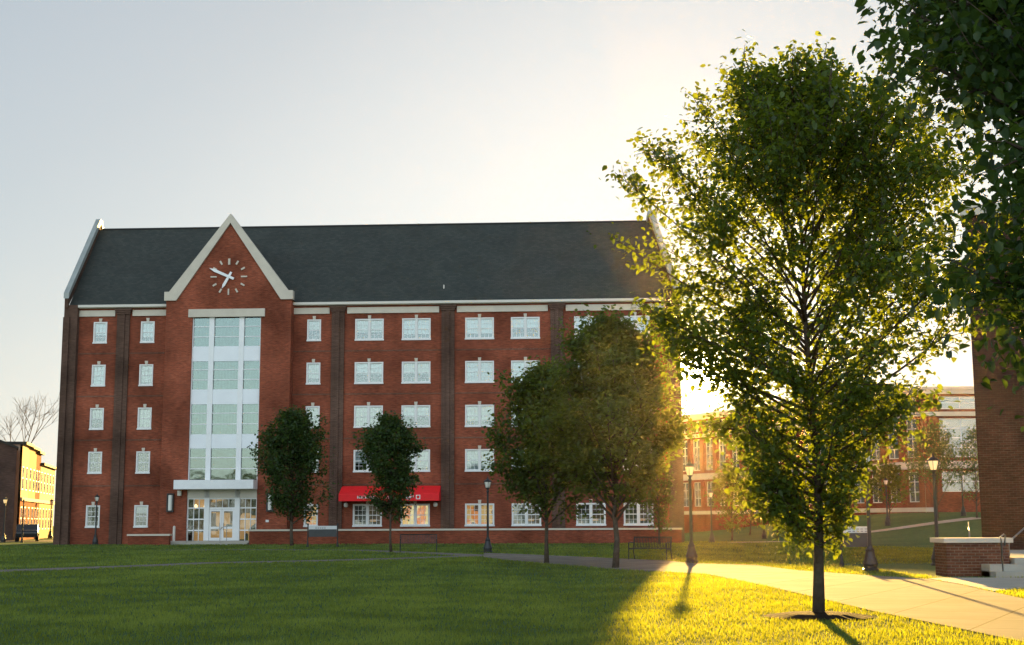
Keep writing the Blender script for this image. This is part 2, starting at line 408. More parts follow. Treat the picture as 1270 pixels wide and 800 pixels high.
flat_path('path', strip(poly_px([(-120,716),(0,708.5),(176,702.3),(262,698.6),(433,695),(606,689.3)]), 1.5), .018, 'narrow path crossing the lawn on the left')
flat_path('path', strip(poly_px([(200,682.5),(300,682),(443,682.6),(560,687.5),(606,689.8)]), 1.6), .014, 'footpath running along the big hall')
def drape(name, pts, w, label):
    """a path laid on the rising ground"""
    b = MB(); pts = [Vector(p) for p in pts]; fine = []
    for p, q in zip(pts, pts[1:]):
        k = max(2, int((q-p).length/1.0))
        fine += [p.lerp(q, i/k) for i in range(k)]
    fine.append(pts[-1]); row = []
    for i, p in enumerate(fine):
        d = (fine[min(i+1, len(fine)-1)]-fine[max(i-1, 0)]).normalized(); n_ = Vector((-d.y, d.x))
        for k in range(5):
            q = p+n_*w*(k/4-.5); b.v.append((q.x, q.y, terrain(q.x, q.y)+.05))
    for i in range(len(fine)-1):
        for k in range(4): a = i*5+k; b.f.append((a, a+1, a+6, a+5))
    tag(b.build(name, m_conc), label, None, None, 'structure')
q = [on(a, b).to_2d() for a, b in ((905,673.5),(960,672.8),(1020,668),(1075,661),(1110,656.5),(1152,650.5),(1215,643))]
drape('path', q, 2.2, 'far path rising to the distant hall')

# ------------------------------------------------------------------ window kit
def win_kit(w, h, double, casing=.085):
    """window frame (mesh) > pane, blind, keystone; front at y=0, centre of the opening at origin"""
    fr = MB(); W2, H2 = w/2, h/2; y0, y1 = -.03, .09
    fr.box(-W2, W2, y0, y1, H2-casing, H2); fr.box(-W2-.03, W2+.03, y0-.04, y1, -H2-.02, -H2+casing)
    fr.box(-W2, -W2+casing, y0, y1, -H2+casing, H2-casing); fr.box(W2-casing, W2, y0, y1, -H2+casing, H2-casing)
    bays = [(-W2+casing, W2-casing)]
    if double:
        fr.box(-.07, .07, y0-.004, y1, -H2+casing, H2-casing); bays = [(-W2+casing, -.07), (.07, W2-casing)]
    za, zb = -H2+casing, H2-casing; zm = (za+zb)/2
    for a, b in bays:
        s = .04
        fr.box(a, b, .03, .085, zm-.028, zm+.028)
        fr.box(a, a+s, .032, .083, za, zb); fr.box(b-s, b, .032, .083, za, zb)
        fr.box(a+s, b-s, .034, .082, za, za+s+.02); fr.box(a+s, b-s, .034, .082, zb-s, zb)
        for i in (1, 2):
            x = a+(b-a)*i/3; fr.box(x-.011, x+.011, .045, .07, za+s, zb-s)
        for z in ((za+zm)/2, (zm+zb)/2): fr.box(a+s, b-s, .047, .068, z-.011, z+.011)
    return fr
def pane_mb(w, h, y=.06): return MB().box(-w/2+.08, w/2-.08, y, y+.008, -h/2+.08, h/2-.08)
def blind_mb(w, h, drop):
    b = MB(); n = 14; zt = h/2-.07; zb = zt-(h-.14)*drop
    k = max(2, int(round(n*drop)))
    for i in range(k):
        za = zb+(zt-zb)*i/k; zc = zb+(zt-zb)*(i+1)/k
        b.quad((-w/2+.08, .150, za), (w/2-.08, .150, za), (w/2-.08, .162, zc-.004), (-w/2+.08, .162, zc-.004))
    return b
rng = random.Random(5)
BLINDS = {}
def put_window(root, s, z, w, h, double, kind, drop=None, lit=None, key=True, y=0.0):
    """kind = prototype key"""
    protos = BLINDS.setdefault('protos', {})
    def me(kname, fn, m):
        if kname not in protos:
            o = fn().build(kname[0], m); protos[kname] = o.data; bpy.data.objects.remove(o)
        return protos[kname]
    def ob(nm, data, par, loc=(0,0,0)):
        o = bpy.data.objects.new(nm, data); COL.objects.link(o); o.parent = par; o.location = loc; return o
    f = ob('window', me(('window', w, h), lambda: win_kit(w, h, double), m_frame), root, (s, y, z))
    ob('pane', me(('pane', w, h), lambda: pane_mb(w, h), m_glass), f)
    bm = rng.choice((m_blind, m_blind2, m_blind, m_blind3))
    if drop and drop < 1: drop = rng.choice((.45, .55, .62, .75))
    elif drop and rng.random() < .4: drop = rng.choice((.85, .92, .75, .35))
    if drop: ob('blind', me(('blind', w, h, drop, bm.name), lambda: blind_mb(w, h, drop), bm), f)
    if lit: ob('lit_interior', me(('lit_interior', w, h, lit.name), lambda: MB().box(-w/2+.02, w/2-.02, .8, .83, -h/2, h/2), lit), f)
    if key: ob('keystone', me(('keystone', 0, 0), lambda: MB().prism([(-.09,0),(.09,0),(.12,.24),(-.12,.24)], -.05, .02), m_stone), f, (0, 0, h/2+.01))
    return f

# ------------------------------------------------------------------ main residence hall
YAW = R(2.8916)
hall = empty('brick_hall', (0, 95, 0), -YAW)
tag(hall, 'long five storey red brick hall with clock gable and dark roof', 'building')
SK = -.143
def sk(y): return SK*y
XL, XR = -32.27, 11.75
ZR = [15.12, 12.0, 8.88, 5.75]; ZG = 1.95
DW, SW, WH = 2.05, 1.0, 1.56
cols = [(-29.84,0),(-26.36,0),(-14.23,0),(-10.23,1),(-6.85,1),(-2.32,1),(.95,1),(5.45,1),(8.75,1)]
rects = []
for s, d in cols:
    w = DW if d else SW
    for z in ZR+[ZG]: rects.append((s-w/2, s+w/2, z-WH/2, z+WH/2))
TX0, TX1 = -24.75, -15.7
wl = MB()
wl.holes(XL, TX0, -.3, 17.0, [r for r in rects if r[1] < TX0]); wl.holes(TX1, XR, -.3, 17.0, [r for r in rects if r[0] > TX1])
BK = 17.2
for x in (XL, XR):                       # gable end walls following the roof
    n = len(wl.v); zr = 24.5
    wl.prism([(x-.001 if x < 0 else x-.3, -.3), (x+.3 if x < 0 else x+.001, -.3), (x+.3 if x < 0 else x+.001, 16.9), (x-.001 if x < 0 else x-.3, 16.9)], .21, BK, sk)
    P = [(.21, 16.9), (BK, 16.9), (BK/2, zr)]
    a = x if x < 0 else x-.3; b = a+.3
    wl.quad(*[(a+sk(y), y, z) for y, z in P]); wl.quad(*[(b+sk(y), y, z) for y, z in P[::-1]])
wl.quad((XL+sk(BK), BK, -.3), (XR+sk(BK), BK, -.3), (XR+sk(BK), BK, 17), (XL+sk(BK), BK, 17))
wl.build('wall', m_brick, hall)
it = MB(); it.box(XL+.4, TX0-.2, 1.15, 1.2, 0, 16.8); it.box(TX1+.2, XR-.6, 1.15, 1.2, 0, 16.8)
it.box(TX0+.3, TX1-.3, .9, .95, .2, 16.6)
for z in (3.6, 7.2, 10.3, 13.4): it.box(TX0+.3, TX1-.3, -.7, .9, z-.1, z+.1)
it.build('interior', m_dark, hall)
# belt courses: slightly proud header courses
for z in (4.05, 7.3, 10.45, 13.55):
    for a, b in ((XL+.9, -28.65), (-27.65, TX0-.003), (TX1+.003, -12.98), (-11.98, -5.07), (-4.07, 2.7), (3.7, XR-.9)):
        MB().box(a, b, -.022, .01, z, z+.10).build('belt_course', m_brick_brown, hall)
# pilasters of darker brick
for s in (-28.13, -12.48, -4.57, 3.2):
    p = MB(); p.box(s-.46, s+.46, -.16, -.002, -.3, 16.42); p.box(s-.13, s+.13, -.24, -.16, -.3, 16.42)
    o = p.build('pilaster', m_brick_dark, hall)
    c = MB()
    for k in range(3): c.box(s-.5-.05*k, s+.5+.05*k, -.26-.05*k, -.003, 16.42+.13*k, 16.55+.13*k)
    c.build('capital', m_brick_dark, o)
for a, b in ((XL-.12, XL+.85), (XR-.85, XR+.12)):
    p = MB(); p.box(a, b, -.45, -.002, -.3, 17.1); p.box(a, a+.45, -.62, -.45, -.3, 16.2)
    p.build('corner_buttress', m_brick_dark, hall)
# frieze and gutter
for a, b in ((XL+.86, -28.77), (-27.49, TX0-.003), (TX1+.003, -13.12), (-11.84, -5.21), (-3.93, 2.56), (3.84, XR-.86)): MB().box(a, b, -.10, -.002, 16.3, 16.74).build('frieze', m_stone, hall)
gt = MB()
for a, b in ((XL+.86, TX0-.003), (TX1+.003, XR-.86)):
    gt.box(a, b, -.42, -.25, 16.92, 17.10); gt.box(a, b, -.25, -.003, 16.88, 16.94)
gt.build('gutter', m_gutter, hall)
# roof
RZ, RB = 24.65, 8.6
rf = MB()
def rprism(x0, x1):
    e = [(-.30, 17.06), (RB, RZ), (RB*2+.3, 17.06)]; lo = [(-.30, 16.95), (RB, RZ-.16), (RB*2+.3, 16.95)]
    P = [[(x+sk(max(y,0)), y, z) for y, z in e+lo[::-1]] for x in (x0, x1)]; n = len(rf.v)
    rf.v += P[0]+P[1]
    rf.f += [(n+0,n+6,n+7,n+1),(n+1,n+7,n+8,n+2),(n+5,n+4,n+10,n+11),(n+4,n+3,n+9,n+10),(n+0,n+5,n+11,n+6),(n+2,n+8,n+9,n+3)]
rprism(XL+.15, XR-.15)
ro = rf.build('roof', m_roof, hall)
MB().tube((XL+.4+sk(RB), RB, RZ+.02), (XR-.4+sk(RB), RB, RZ+.02), .09, .09, 8).build('ridge_cap', m_black, ro)
for x in (-5.0,):
    MB().tube((x, 1.1, 17.6), (x, 1.1, 18.5), .05, .05, 8).build('vent_pipe', m_gutter, ro)
# parapets on the gable ends with pale metal coping
for x, sd in ((XL, 1), (XR, -1)):
    a, b = (x-.12, x+.26) if sd > 0 else (x-.26, x+.12)
    pr = MB(); sg = [(-.62, 16.9), (-.62, 17.75), (RB-.25, 25.15), (RB+.25, 25.15), (BK+.6, 17.75), (BK+.6, 16.9), (RB, RZ-.4)]
    n = len(pr.v); pr.v += [(a+.06+sk(max(y,0)), y, z) for y, z in sg]+[(b-.06+sk(max(y,0)), y, z) for y, z in sg]
    k = len(sg); pr.f += [tuple(n+i for i in range(k)), tuple(n+2*k-1-i for i in range(k))]+[(n+i, n+k+i, n+k+(i+1) % k, n+(i+1) % k) for i in range(k)]
    po = pr.build('parapet', m_brick_dark, hall)
    cp = MB(); sg = [(-.70, 17.55), (-.70, 17.95), (RB-.35, 25.45), (RB+.35, 25.45), (BK+.7, 17.95), (BK+.7, 17.55), (RB+.2, 25.05), (RB-.2, 25.05)]
    n = 0; cp.v += [(a+sk(max(y,0)), y, z) for y, z in sg]+[(b+sk(max(y,0)), y, z) for y, z in sg]; k = len(sg)
    for i in range(k): cp.f.append((i, k+i, k+(i+1) % k, (i+1) % k))
    for o_ in (0, k): cp.f += [(o_+0,o_+1,o_+2,o_+7),(o_+2,o_+3,o_+6,o_+7),(o_+3,o_+4,o_+5,o_+6)]
    cp.build('coping', m_zinc, po)
# windows
drops = {0: [.62,1,.5,.0,.0], 1: [.6,1,1,0,1], 2: [.62,.62,1,1,0], 3: [.62,.62,1,.62,0], 4: [.62,.62,.8,1,0], 5: [1,1,.85,1,0], 6: [.9,1,1,1,0], 7: [1,.62,1,1,0], 8: [1,1,1,1,0]}
for ci, (s, d) in enumerate(cols):
    w = DW if d else SW
    for ri, z in enumerate(ZR+[ZG]):
        dr = drops[ci][ri]; lit = None
        if ri == 4: lit = {2: m_lit1, 3: m_lit2, 4: m_lit3, 5: m_lit1, 6: m_lit2, 7: m_lit2, 8: m_lit2}.get(ci)
        if ci == 0 and ri == 3: lit = m_lit2
        put_window(hall, s, z, w, WH, bool(d), 'w', dr or None, lit)
# the clock gable bay
CX = (TX0+TX1)/2
G0, G1 = -22.82, -17.86
tw = MB()
tw.holes(TX0, TX1, -.3, 17.35, [(G0, G1, -.05, 16.0)], y=-1.0, d=.3)
tw.quad((TX0,-1,-.3),(TX0,0,-.3),(TX0,0,17.35),(TX0,-1,17.35)); tw.quad((TX1,-1,-.3),(TX1,-1,17.35),(TX1,0,17.35),(TX1,0,-.3))
AP = 23.25
tw.prism([(TX0, 17.35), (TX1, 17.35), (CX, AP-.5)], -1.0, -.7)
gable = tw.build('gable_wall', m_brick, hall)
# cross roof behind the gable
cr_ = MB(); yb = 6.8
cr_.quad((TX0-.1,-.72,17.2),(CX,-.72,AP-.35),(CX,yb,AP-.35),(TX0-.1,.2,17.2)); cr_.quad((TX1+.1,-.72,17.2),(TX1+.1,.2,17.2),(CX,yb,AP-.35),(CX,-.72,AP-.35))
cr_.build('gable_roof', m_roof, hall)
cp = MB()
t_ = .50
for sg in (-1, 1):
    e = CX+sg*(TX1-TX0)/2
    ex = e+sg*.12
    poly = [(ex, 17.2), (ex, 18.0), (CX, AP+.42), (CX, AP-.36), (e-sg*.72, 17.2)]
    poly = [(ex, 17.22), (ex, 17.86), (ex-sg*.34, 17.86), (CX, AP+.28), (CX, AP-.40), (ex-sg*.86, 17.22)]
    if sg > 0: poly = poly[::-1]
    cp.prism(poly, -1.16, -.62)
cp.build('coping', m_stone, gable)
MB().box(G0-.28, G1+.28, -1.12, -.9, 16.0, 16.58).build('lintel', m_stone, gable, bevel=.02)
# clock
CZ = 18.92
clk = empty('clock', (CX-.03, -1.0, CZ), 0, hall)
for k in range(12):
    a = math.pi/2-k*math.pi/6; big = k % 3 == 0
    T = Matrix.Rotation(-(a-math.pi/2), 4, 'Y'); L = .44 if big else .30; w = (.15 if k == 0 else .10) if big else .12
    MB().box(-w/2, w/2, -.07, -.002, 1.32-L, 1.32, T).build('hour_marker', m_stone, clk)
def hand(nm, deg, L, back, w, y):
    T = Matrix.Rotation(R(deg), 4, 'Y'); b = MB()
    b.prism([(-w*.5,-back),(w*.5,-back),(w*.62,L*.72),(0,L),(-w*.62,L*.72)], y-.03, y)
    b.v = [tuple(T @ Vector(v)) for v in b.v]; b.build(nm, m_trim, clk)
hand('minute_hand', -66, 1.55, .42, .17, -.12); hand('hour_hand', 209, .98, .38, .16, -.08)
MB().tube((0,-.155,0), (0,-.01,0), .1, .1, 12).build('hub', m_trim, clk)
# glazed front
gf = empty('glazed_front', (0,0,0), 0, hall)
fr = MB(); Y0, Y1 = -.86, -.72
cxs = [(G0+.08, G0+1.22), (G0+1.58, G1-1.58), (G1-1.22, G1-.08)]
fr.box(G0, G0+.08, Y0, Y1, -.05, 16.0); fr.box(G1-.08, G1, Y0, Y1, -.05, 16.0)
fr.box(cxs[0][1], cxs[1][0], Y0-.06, Y1, -.05, 16.0); fr.box(cxs[1][1], cxs[2][0], Y0-.06, Y1, -.05, 16.0)
rows = [(13.92,15.95), (10.84,12.85), (7.66,9.78), (4.5,6.66)]
for za, zb in rows:
    for a, b in cxs:
        for z in (za+(zb-za)*.34, za+(zb-za)*.70): fr.box(a, b, Y0+.03, Y1-.02, z-.028, z+.028)
fr.build('mullion', m_trim, gf)
for a, b in ((12.85,13.92), (9.78,10.84), (6.66,7.66)):
    for c, d in cxs: MB().box(c, d, Y0+.01, Y1, a, b).build('spandrel_panel', m_spandrel, gf)
for za, zb in rows:
    for a, b in cxs:
        MB().box(a, b, Y1-.05, Y1-.04, za, zb).build('pane', m_glass_t, gf)
        if za > 7:
            cu = MB(); k = int((b-a)/.11)
            for i in range(k): x0_ = a+(b-a)*i/k; x1_ = a+(b-a)*(i+1)/k; cu.quad((x0_,-.45-.03*(i % 2),za),(x1_,-.48+.03*(i % 2),za),(x1_,-.48+.03*(i % 2),zb),(x0_,-.45-.03*(i % 2),zb))
            cu.build('curtain', m_blind, gf)
# canopy and entrance
can = MB().box(G0-.62, G1+.02, -2.2, -.87, 3.78, 4.42).build('canopy', m_trim, hall, bevel=.02)
MB().box(G0+.0, G1-.0, -.92, -.74, 3.2, 3.78).build('fascia', m_gutter, hall)
gz0, gz1 = .18, 3.2
for a, b in (cxs[0], cxs[2]):
    en = MB()
    for z in (gz0, .95, 1.72, 2.5, gz1-.05): en.box(a, b, Y0+.02, Y1, z-.045, z+.045)
    for i in (1, 2): x = a+(b-a)*i/3; en.box(x-.02, x+.02, Y0+.03, Y1-.01, gz0, gz1)
    en.build('side_light', m_trim, gf)
for a, b in (cxs[0], cxs[2]):
    MB().box(a, b, Y1-.04, Y1-.03, gz0, gz1).build('pane', m_glass_d, gf)
dx0, dx1 = cxs[1]; mid = (dx0+dx1)/2
tr = MB(); tr.box(dx0, dx1, Y0, Y1, 2.42, 2.54); tr.box(dx0, dx1, Y0, Y1, 3.1, 3.2)
for i in (1, 2, 3): x = dx0+(dx1-dx0)*i/4; tr.box(x-.015, x+.015, Y0+.02, Y1-.02, 2.54, 3.1)
tr.build('transom', m_trim, gf); MB().box(dx0, dx1, Y1-.04, Y1-.03, 2.54, 3.1).build('pane', m_glass_d, gf)
for a, b, hx in ((dx0+.01, mid-.01, mid-.14), (mid+.01, dx1-.01, mid+.14)):
    dr = MB(); s_ = .13
    dr.box(a, a+s_, Y0, Y0+.06, .2, 2.41); dr.box(b-s_, b, Y0, Y0+.06, .2, 2.41)
    for z0_, z1_ in ((.2,.44), (1.05,1.2), (2.27,2.41)): dr.box(a+s_, b-s_, Y0+.002, Y0+.058, z0_, z1_)
    do = dr.build('door', m_trim, hall)
    MB().box(a+s_, b-s_, Y0+.02, Y0+.03, .44, 2.27).build('pane', m_glass_d, do)
    MB().tube((hx, Y0-.06, .95), (hx, Y0-.06, 1.45), .02, .02, 6).build('handle', m_steel, do)
lob = MB().box(G0+.1, G1-.1, .3, .35, .2, 3.4).build('lobby', m_lit2, hall)
pl_ = MB()
for x in (-22.4, -21.7): pl_.lathe([(.02,0),(.12,.05),(.14,.14),(.09,.24),(.02,.28)], 12, (x, -.2, 2.5))
m_lamp = mat('lamp_glow', (.8,.65,.4), .5, emit=(1,.72,.35), estr=.6)
pl_.build('lobby_lamp', m_lamp, lob)
# wall sconces, camera, small plate, awning
m_opal = mat('opal_glass', (.75,.75,.68), .3)
for s in (-23.95, -16.9):
    sc = MB(); sc.box(s-.24, s-.17, -1.24, -1.0, 2.3, 3.45); sc.box(s+.17, s+.24, -1.24, -1.0, 2.3, 3.45)
    sc.box(s-.24, s+.24, -1.24, -1.0, 3.45, 3.52); sc.box(s-.24, s+.24, -1.24, -1.0, 2.23, 2.3)
    o = sc.build('wall_sconce', m_black, hall)
    MB().lathe([(.02,0),(.15,.02),(.155,1.08),(.02,1.1)], 14, (s, -1.13, 2.32)).build('lamp_glass', m_opal, o)
MB().box(-23.45,-23.18,-1.22,-1.0,3.35,3.72).build('security_camera', m_gutter, hall, bevel=.03)
MB().box(-17.2,-16.98,-1.03,-1.0,1.5,1.66).build('sign_plate', m_frame, hall)
aw0, aw1 = -12.05, -5.05
aw = MB(); e = [(-.003,3.98),(-1.25,3.42),(-1.27,3.38),(-1.27,2.92),(-1.23,2.92),(-.003,2.95)]
n = len(e); aw.v = [(aw0, y, z) for y, z in e]+[(aw1, y, z) for y, z in e]
aw.f = [tuple(range(n)), tuple(2*n-1-i for i in range(n))]+[(i, n+i, n+(i+1) % n, (i+1) % n) for i in range(n)]
awo = aw.build('awning', m_red, hall)
# the lettering on the valance is too small to read in the photo: white letter-like strokes in the same places
lt = MB(); r2 = random.Random(3)
def glyphs(x0, x1, z0, hh):
    x = x0
    while x < x1-.04:
        w_ = r2.uniform(.07, .12); k = r2.choice('lonibd'); t_ = .032
        asc = hh*1.45 if k in 'lbd' else hh
        if k == 'l': lt.box(x, x+t_, -1.30, -1.272, z0, z0+asc); w_ = .04
        elif k == 'i': lt.box(x, x+t_, -1.30, -1.272, z0, z0+hh); lt.box(x, x+t_, -1.30, -1.272, z0+hh*1.2, z0+hh*1.45); w_ = .04
        else:
            lt.box(x, x+t_, -1.30, -1.272, z0, z0+(asc if k == 'b' else hh)); lt.box(x+w_-t_, x+w_, -1.30, -1.272, z0, z0+(asc if k == 'd' else hh))
            lt.box(x+t_, x+w_-t_, -1.30, -1.272, z0+hh-t_, z0+hh)
            if k != 'n': lt.box(x+t_, x+w_-t_, -1.30, -1.272, z0, z0+t_)
        x += w_+.045
glyphs(-10.75, -9.15, 3.10, .13); glyphs(-8.95, -7.6, 3.10, .13)
for x, z, w_, h_ in ((-7.35,3.03,.32,.18),(-7.1,3.17,.3,.2),(-6.65,3.03,.3,.3)):
    lt.box(x, x+w_, -1.30, -1.272, z, z+.05); lt.box(x, x+w_, -1.30, -1.272, z+h_-.05, z+h_); lt.box(x, x+.06, -1.30, -1.272, z+.05, z+h_-.05); lt.box(x+w_-.06, x+w_, -1.30, -1.272, z+.05, z+h_-.05)
lt.build('lettering', m_white, awo)
for s in (-11.7, -5.4):
    o = MB().lathe([(.03,0),(.13,.05),(.16,.16),(.13,.28),(.04,.33)], 12, (s, -.3, 2.5)).build('wall_lamp', m_opal, hall)
    MB().tube((s,-.003,2.86), (s,-.3,2.84), .03, .03, 6).build('bracket', m_black, o)
# low terrace wall in front of the hall
def local(s, b, z=0): return hall_m @ Vector((s, b, z))
hall_m = Matrix.Translation((0,95,0)) @ Matrix.Rotation(-YAW, 4, 'Z')
def wall_thing(name, s0, s1, b, h, th, label, cat='wall', group=None):
    p = local(s0, b); o = MB().box(0, s1-s0, 0, th, -.2, h).build(name, m_brick, None, p, rz=-YAW)
    MB().box(-.06, s1-s0+.06, -.06, th+.06, h, h+.12).build('coping', m_stone, o)
    tag(o, label, cat, group); return o
wall_thing('terrace_wall', -17.55, 11.4, -4.2, .90, .35, 'long low brick terrace wall with pale coping below the hall windows')
wall_thing('terrace_wall', -25.7, -22.9, -4.6, .62, .4, 'short low brick wall left of the glazed entrance')
st = MB()
for k in range(3): st.box(-24.3+.15*k, -17.75, -3.9+.38*k, -1.02, -.1+.0, .06+.06*(k+1))
tag(st.build('entrance_steps', m_conc, None, (0,95,0), rz=-YAW), 'shallow concrete steps before the white glazed entrance', 'steps')
rl = MB()
for s in (-22.0, -19.7): rl.path([(s,-3.6,.1),(s,-3.6,1.0),(s,-3.3,1.12),(s,-2.2,1.25),(s,-1.9,1.2),(s,-1.9,.25)], .025, 6)
tag(rl.build('handrail', m_steel, None, (0,95,0), rz=-YAW), 'thin metal handrails on the steps of the glazed entrance', 'handrail')
tag(MB().lathe([(.09,0),(.09,1.0),(.06,1.06),(.02,1.08)], 12).build('bollard', m_gutter, None, local(-23.05,-3.0,.2)), 'pale post beside the entrance steps', 'bollard')

# ------------------------------------------------------------------ distant academic hall on the rise
P0 = Vector((19.5,160,0)); P1 = Vector((38,125,0)); dv = P1-P0; LA = dv.length; angA = math.atan2(dv.y, dv.x)
ac = empty('brick_hall', P0, angA)
tag(ac, 'distant red brick hall with tall pale windows and a bent front', 'building')
HT = 13.6
m_glass2 = glass('pale_glass', .16, (.75,.78,.76), (.75,.78,.76))
def bays(root, x0, x1, pitch, ww, T=None):
    """local frame root: front at y=0 facing -y"""
    n_ = int((x1-x0)/pitch); off = x0+((x1-x0)-n_*pitch)/2; rr = []
    for i in range(n_):
        c = off+pitch*(i+.5)
        for a, b in ((11.65,12.85), (7.2,10.8), (3.1,5.9)): rr.append((c-ww/2, c+ww/2, a, b))
    MB().holes(x0, x1, -1, HT, rr, 0, .3).build('wall', m_brick, root)
    bd = MB()
    for a, b, y in ((HT-.55,HT,-.35), (HT-.15,HT+.12,-.5), (11.0,11.4,-.2), (6.15,6.85,-.22), (2.2,2.6,-.15)): bd.box(x0-.05, x1+.05, y, -.003, a, b)
    bd.build('stone_band', m_stone, root)
    pi_ = MB()
    for i in range(n_+1):
        c = off+pitch*i; pi_.box(max(c-.3, x0), min(c+.3, x1), -.14, -.002, -1, 10.98)
    pi_.build('brick_pier', m_brick, root)
    fm = None
    for i, (a, b, c, d) in enumerate(rr):
        fb = MB(); fb.box(a, a+.08, .1, .2, c, d); fb.box(b-.08, b, .1, .2, c, d); fb.box(a+.08, b-.08, .1, .2, c, c+.08); fb.box(a+.08, b-.08, .1, .2, d-.08, d)
        mm = (a+b)/2; fb.box(mm-.03, mm+.03, .11, .19, c+.08, d-.08)
        for k in range(1, int((d-c)/1.1)+1): z = c+(d-c)*k/(int((d-c)/1.1)+1); fb.box(a+.08, b-.08, .12, .18, z-.03, z+.03)
        w_ = fb.build('window', m_frame, root)
        MB().box(a+.08, b-.08, .14, .16, c+.08, d-.08).build('pane', m_glass2, w_)
    MB().box(x0+.1, x1-.1, .9, 1.0, 0, HT-1).build('blind', m_blind, root)
bays(ac, 0, LA, 2.45, 1.35)
ac2 = empty('wing', (LA, 0, 0), -angA, ac)
bays(ac2, 0.02, 24, 5.6, 4.0)
MB().slab([(19.5,160.3),(38,125.3),(62,125.3),(62,150),(30,175)], HT-.3, HT-.05).build('roof', m_roof, ac).matrix_parent_inverse = (Matrix.Translation(P0) @ Matrix.Rotation(angA, 4, 'Z')).inverted()
sd = MB(); sd.box(0, .3, 0, -20, -1, HT); sd.build('end_wall', m_brick, ac, (0,.3,0), rz=R(180))
MB().box(-11,3,-.6,-.3,-1.2,1.9).build('base_wall', m_brick, ac2, (10,-6,2.0))
# hipped roof bit above
pr = MB(); pr.v = [(34,131,HT),(40,131,HT),(40,138,HT),(34,138,HT),(37,134.5,HT+1.6)]; pr.f = [(0,1,4),(1,2,4),(2,3,4),(3,0,4),(3,2,1,0)]
o = pr.build('roof_lantern', m_roof, ac); o.matrix_parent_inverse = (Matrix.Translation(P0) @ Matrix.Rotation(angA, 4, 'Z')).inverted()

# ------------------------------------------------------------------ near brick hall on the right
rb = empty('brick_hall', (15.75, 45, 0), R(-20.5)); tag(rb, 'dark brick hall corner at the right edge behind the steps', 'building')
H3 = 11.7
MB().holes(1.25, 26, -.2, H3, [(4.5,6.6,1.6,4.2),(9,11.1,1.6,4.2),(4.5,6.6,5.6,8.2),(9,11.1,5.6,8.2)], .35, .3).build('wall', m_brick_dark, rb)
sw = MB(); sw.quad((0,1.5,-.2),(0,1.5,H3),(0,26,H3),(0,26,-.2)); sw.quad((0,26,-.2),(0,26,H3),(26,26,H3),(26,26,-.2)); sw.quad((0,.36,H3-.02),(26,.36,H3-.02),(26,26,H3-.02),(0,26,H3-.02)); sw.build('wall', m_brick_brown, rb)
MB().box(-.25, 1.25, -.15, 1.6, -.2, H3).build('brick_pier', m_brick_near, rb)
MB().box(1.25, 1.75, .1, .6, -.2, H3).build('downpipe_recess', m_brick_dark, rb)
MB().box(-.4, 26, -.3, 1.7, H3, H3+.35).build('cornice', m_stone, rb)
for x in (4.5, 9):
    for z in (1.6, 5.6):
        fb = MB(); fb.box(x, x+.1, .42, .55, z, z+2.6); fb.box(x+2.0, x+2.1, .42, .55, z, z+2.6); fb.box(x+.1, x+2, .42, .55, z, z+.1); fb.box(x+.1, x+2, .42, .55, z+2.5, z+2.6); fb.box(x+1.02, x+1.08, .43, .54, z+.1, z+2.5)
        w_ = fb.build('window', m_frame, rb); MB().box(x+.1, x+2, .48, .49, z+.1, z+2.5).build('pane', m_glass, w_)
# steps, cheek wall, rails
st = MB()
for k in range(2): st.box(12.15, 26, 34.45+.42*k, 36.2, -.1, .16*(k+1))
st.slab([(12.95,35.29),(26,35.29),(26,45.2),(16.0,45.2),(12.95,36.6)], -.1, .48)
tag(st.build('steps', m_conc, bevel=.012), 'three broad concrete steps up to the dark brick hall', 'steps')
ck = MB().box(11.27, 12.9, 35.5, 36.5, -.2, .86).build('planter_wall', m_brick_brown)
cpm = MB(); cpm.slab([(11.18,35.41),(12.99,35.41),(12.99,36.59),(11.18,36.59)], .86, .985); cpm.build('coping', m_stone, ck, bevel=.01)
tag(ck, 'low brick cheek wall with pale stone cap beside the steps', 'wall')
r1 = MB().path([(12.35,34.5,0.0),(12.35,34.5,.95),(12.3,34.42,1.02),(12.42,34.5,1.09),(12.5,34.62,1.06),(12.46,34.6,.8)], .020, 7); r1.path([(12.6,37.6,.60),(12.6,37.6,.97),(13.25,39.6,1.38),(13.25,39.6,.6)], .018, 6)
tag(r1.build('handrail', m_steel, smooth=True), 'slim metal handrail with curled end at the left of the steps', 'handrail')
r1 = MB(); r1.path([(13.4,36.9,.45),(13.4,36.9,.84),(13.5,37.0,.90),(15.2,38.3,1.9),(15.2,38.3,.5)], .024, 7)
tag(r1.build('handrail', m_steel, smooth=True), 'bright sloping metal handrail in front of the dark brick hall', 'handrail')

# ------------------------------------------------------------------ houses on the far left
m_cream = mat('cream_render', (.40,.33,.23), .85, noise=.12, nscale=.7)
m_yel = mat('ochre_render', (.36,.23,.11), .85, noise=.12, nscale=.7)
m_bb = brick('dark_townhouse_brick', (.10,.06,.045), (.08,.05,.04), (.12,.1,.09))
dh = empty('brick_house', (-43.3,118,0), R(21)); tag(dh, 'dark brick house end wall at the far left edge', 'house')
MB().prism([(-20,-.3),(0,-.3),(0,8.0),(-1.4,8.55),(-5,9.8),(-20,9.8)], 0, 2.8).build('wall', m_bb, dh)
MB().prism([(.12,7.95),(.12,8.12),(-1.4,8.72),(-5,9.98),(-20,9.98),(-20,9.8),(-5,9.78),(-1.4,8.52)][::-1], -.15, 2.9).build('roof_edge', m_roof, dh)
dd = MB().box(-2.2,-1.2,-.06,.0,.1,3.0).build('door', m_frame, dh); MB().box(-2.05,-1.35,-.08,-.061,.4,2.8).build('pane', m_glass_d, dd)
A = Vector((-43.9,121,0)); B = Vector((-48.4,141.5,0)); dv = B-A; ang = math.atan2(dv.y, dv.x)
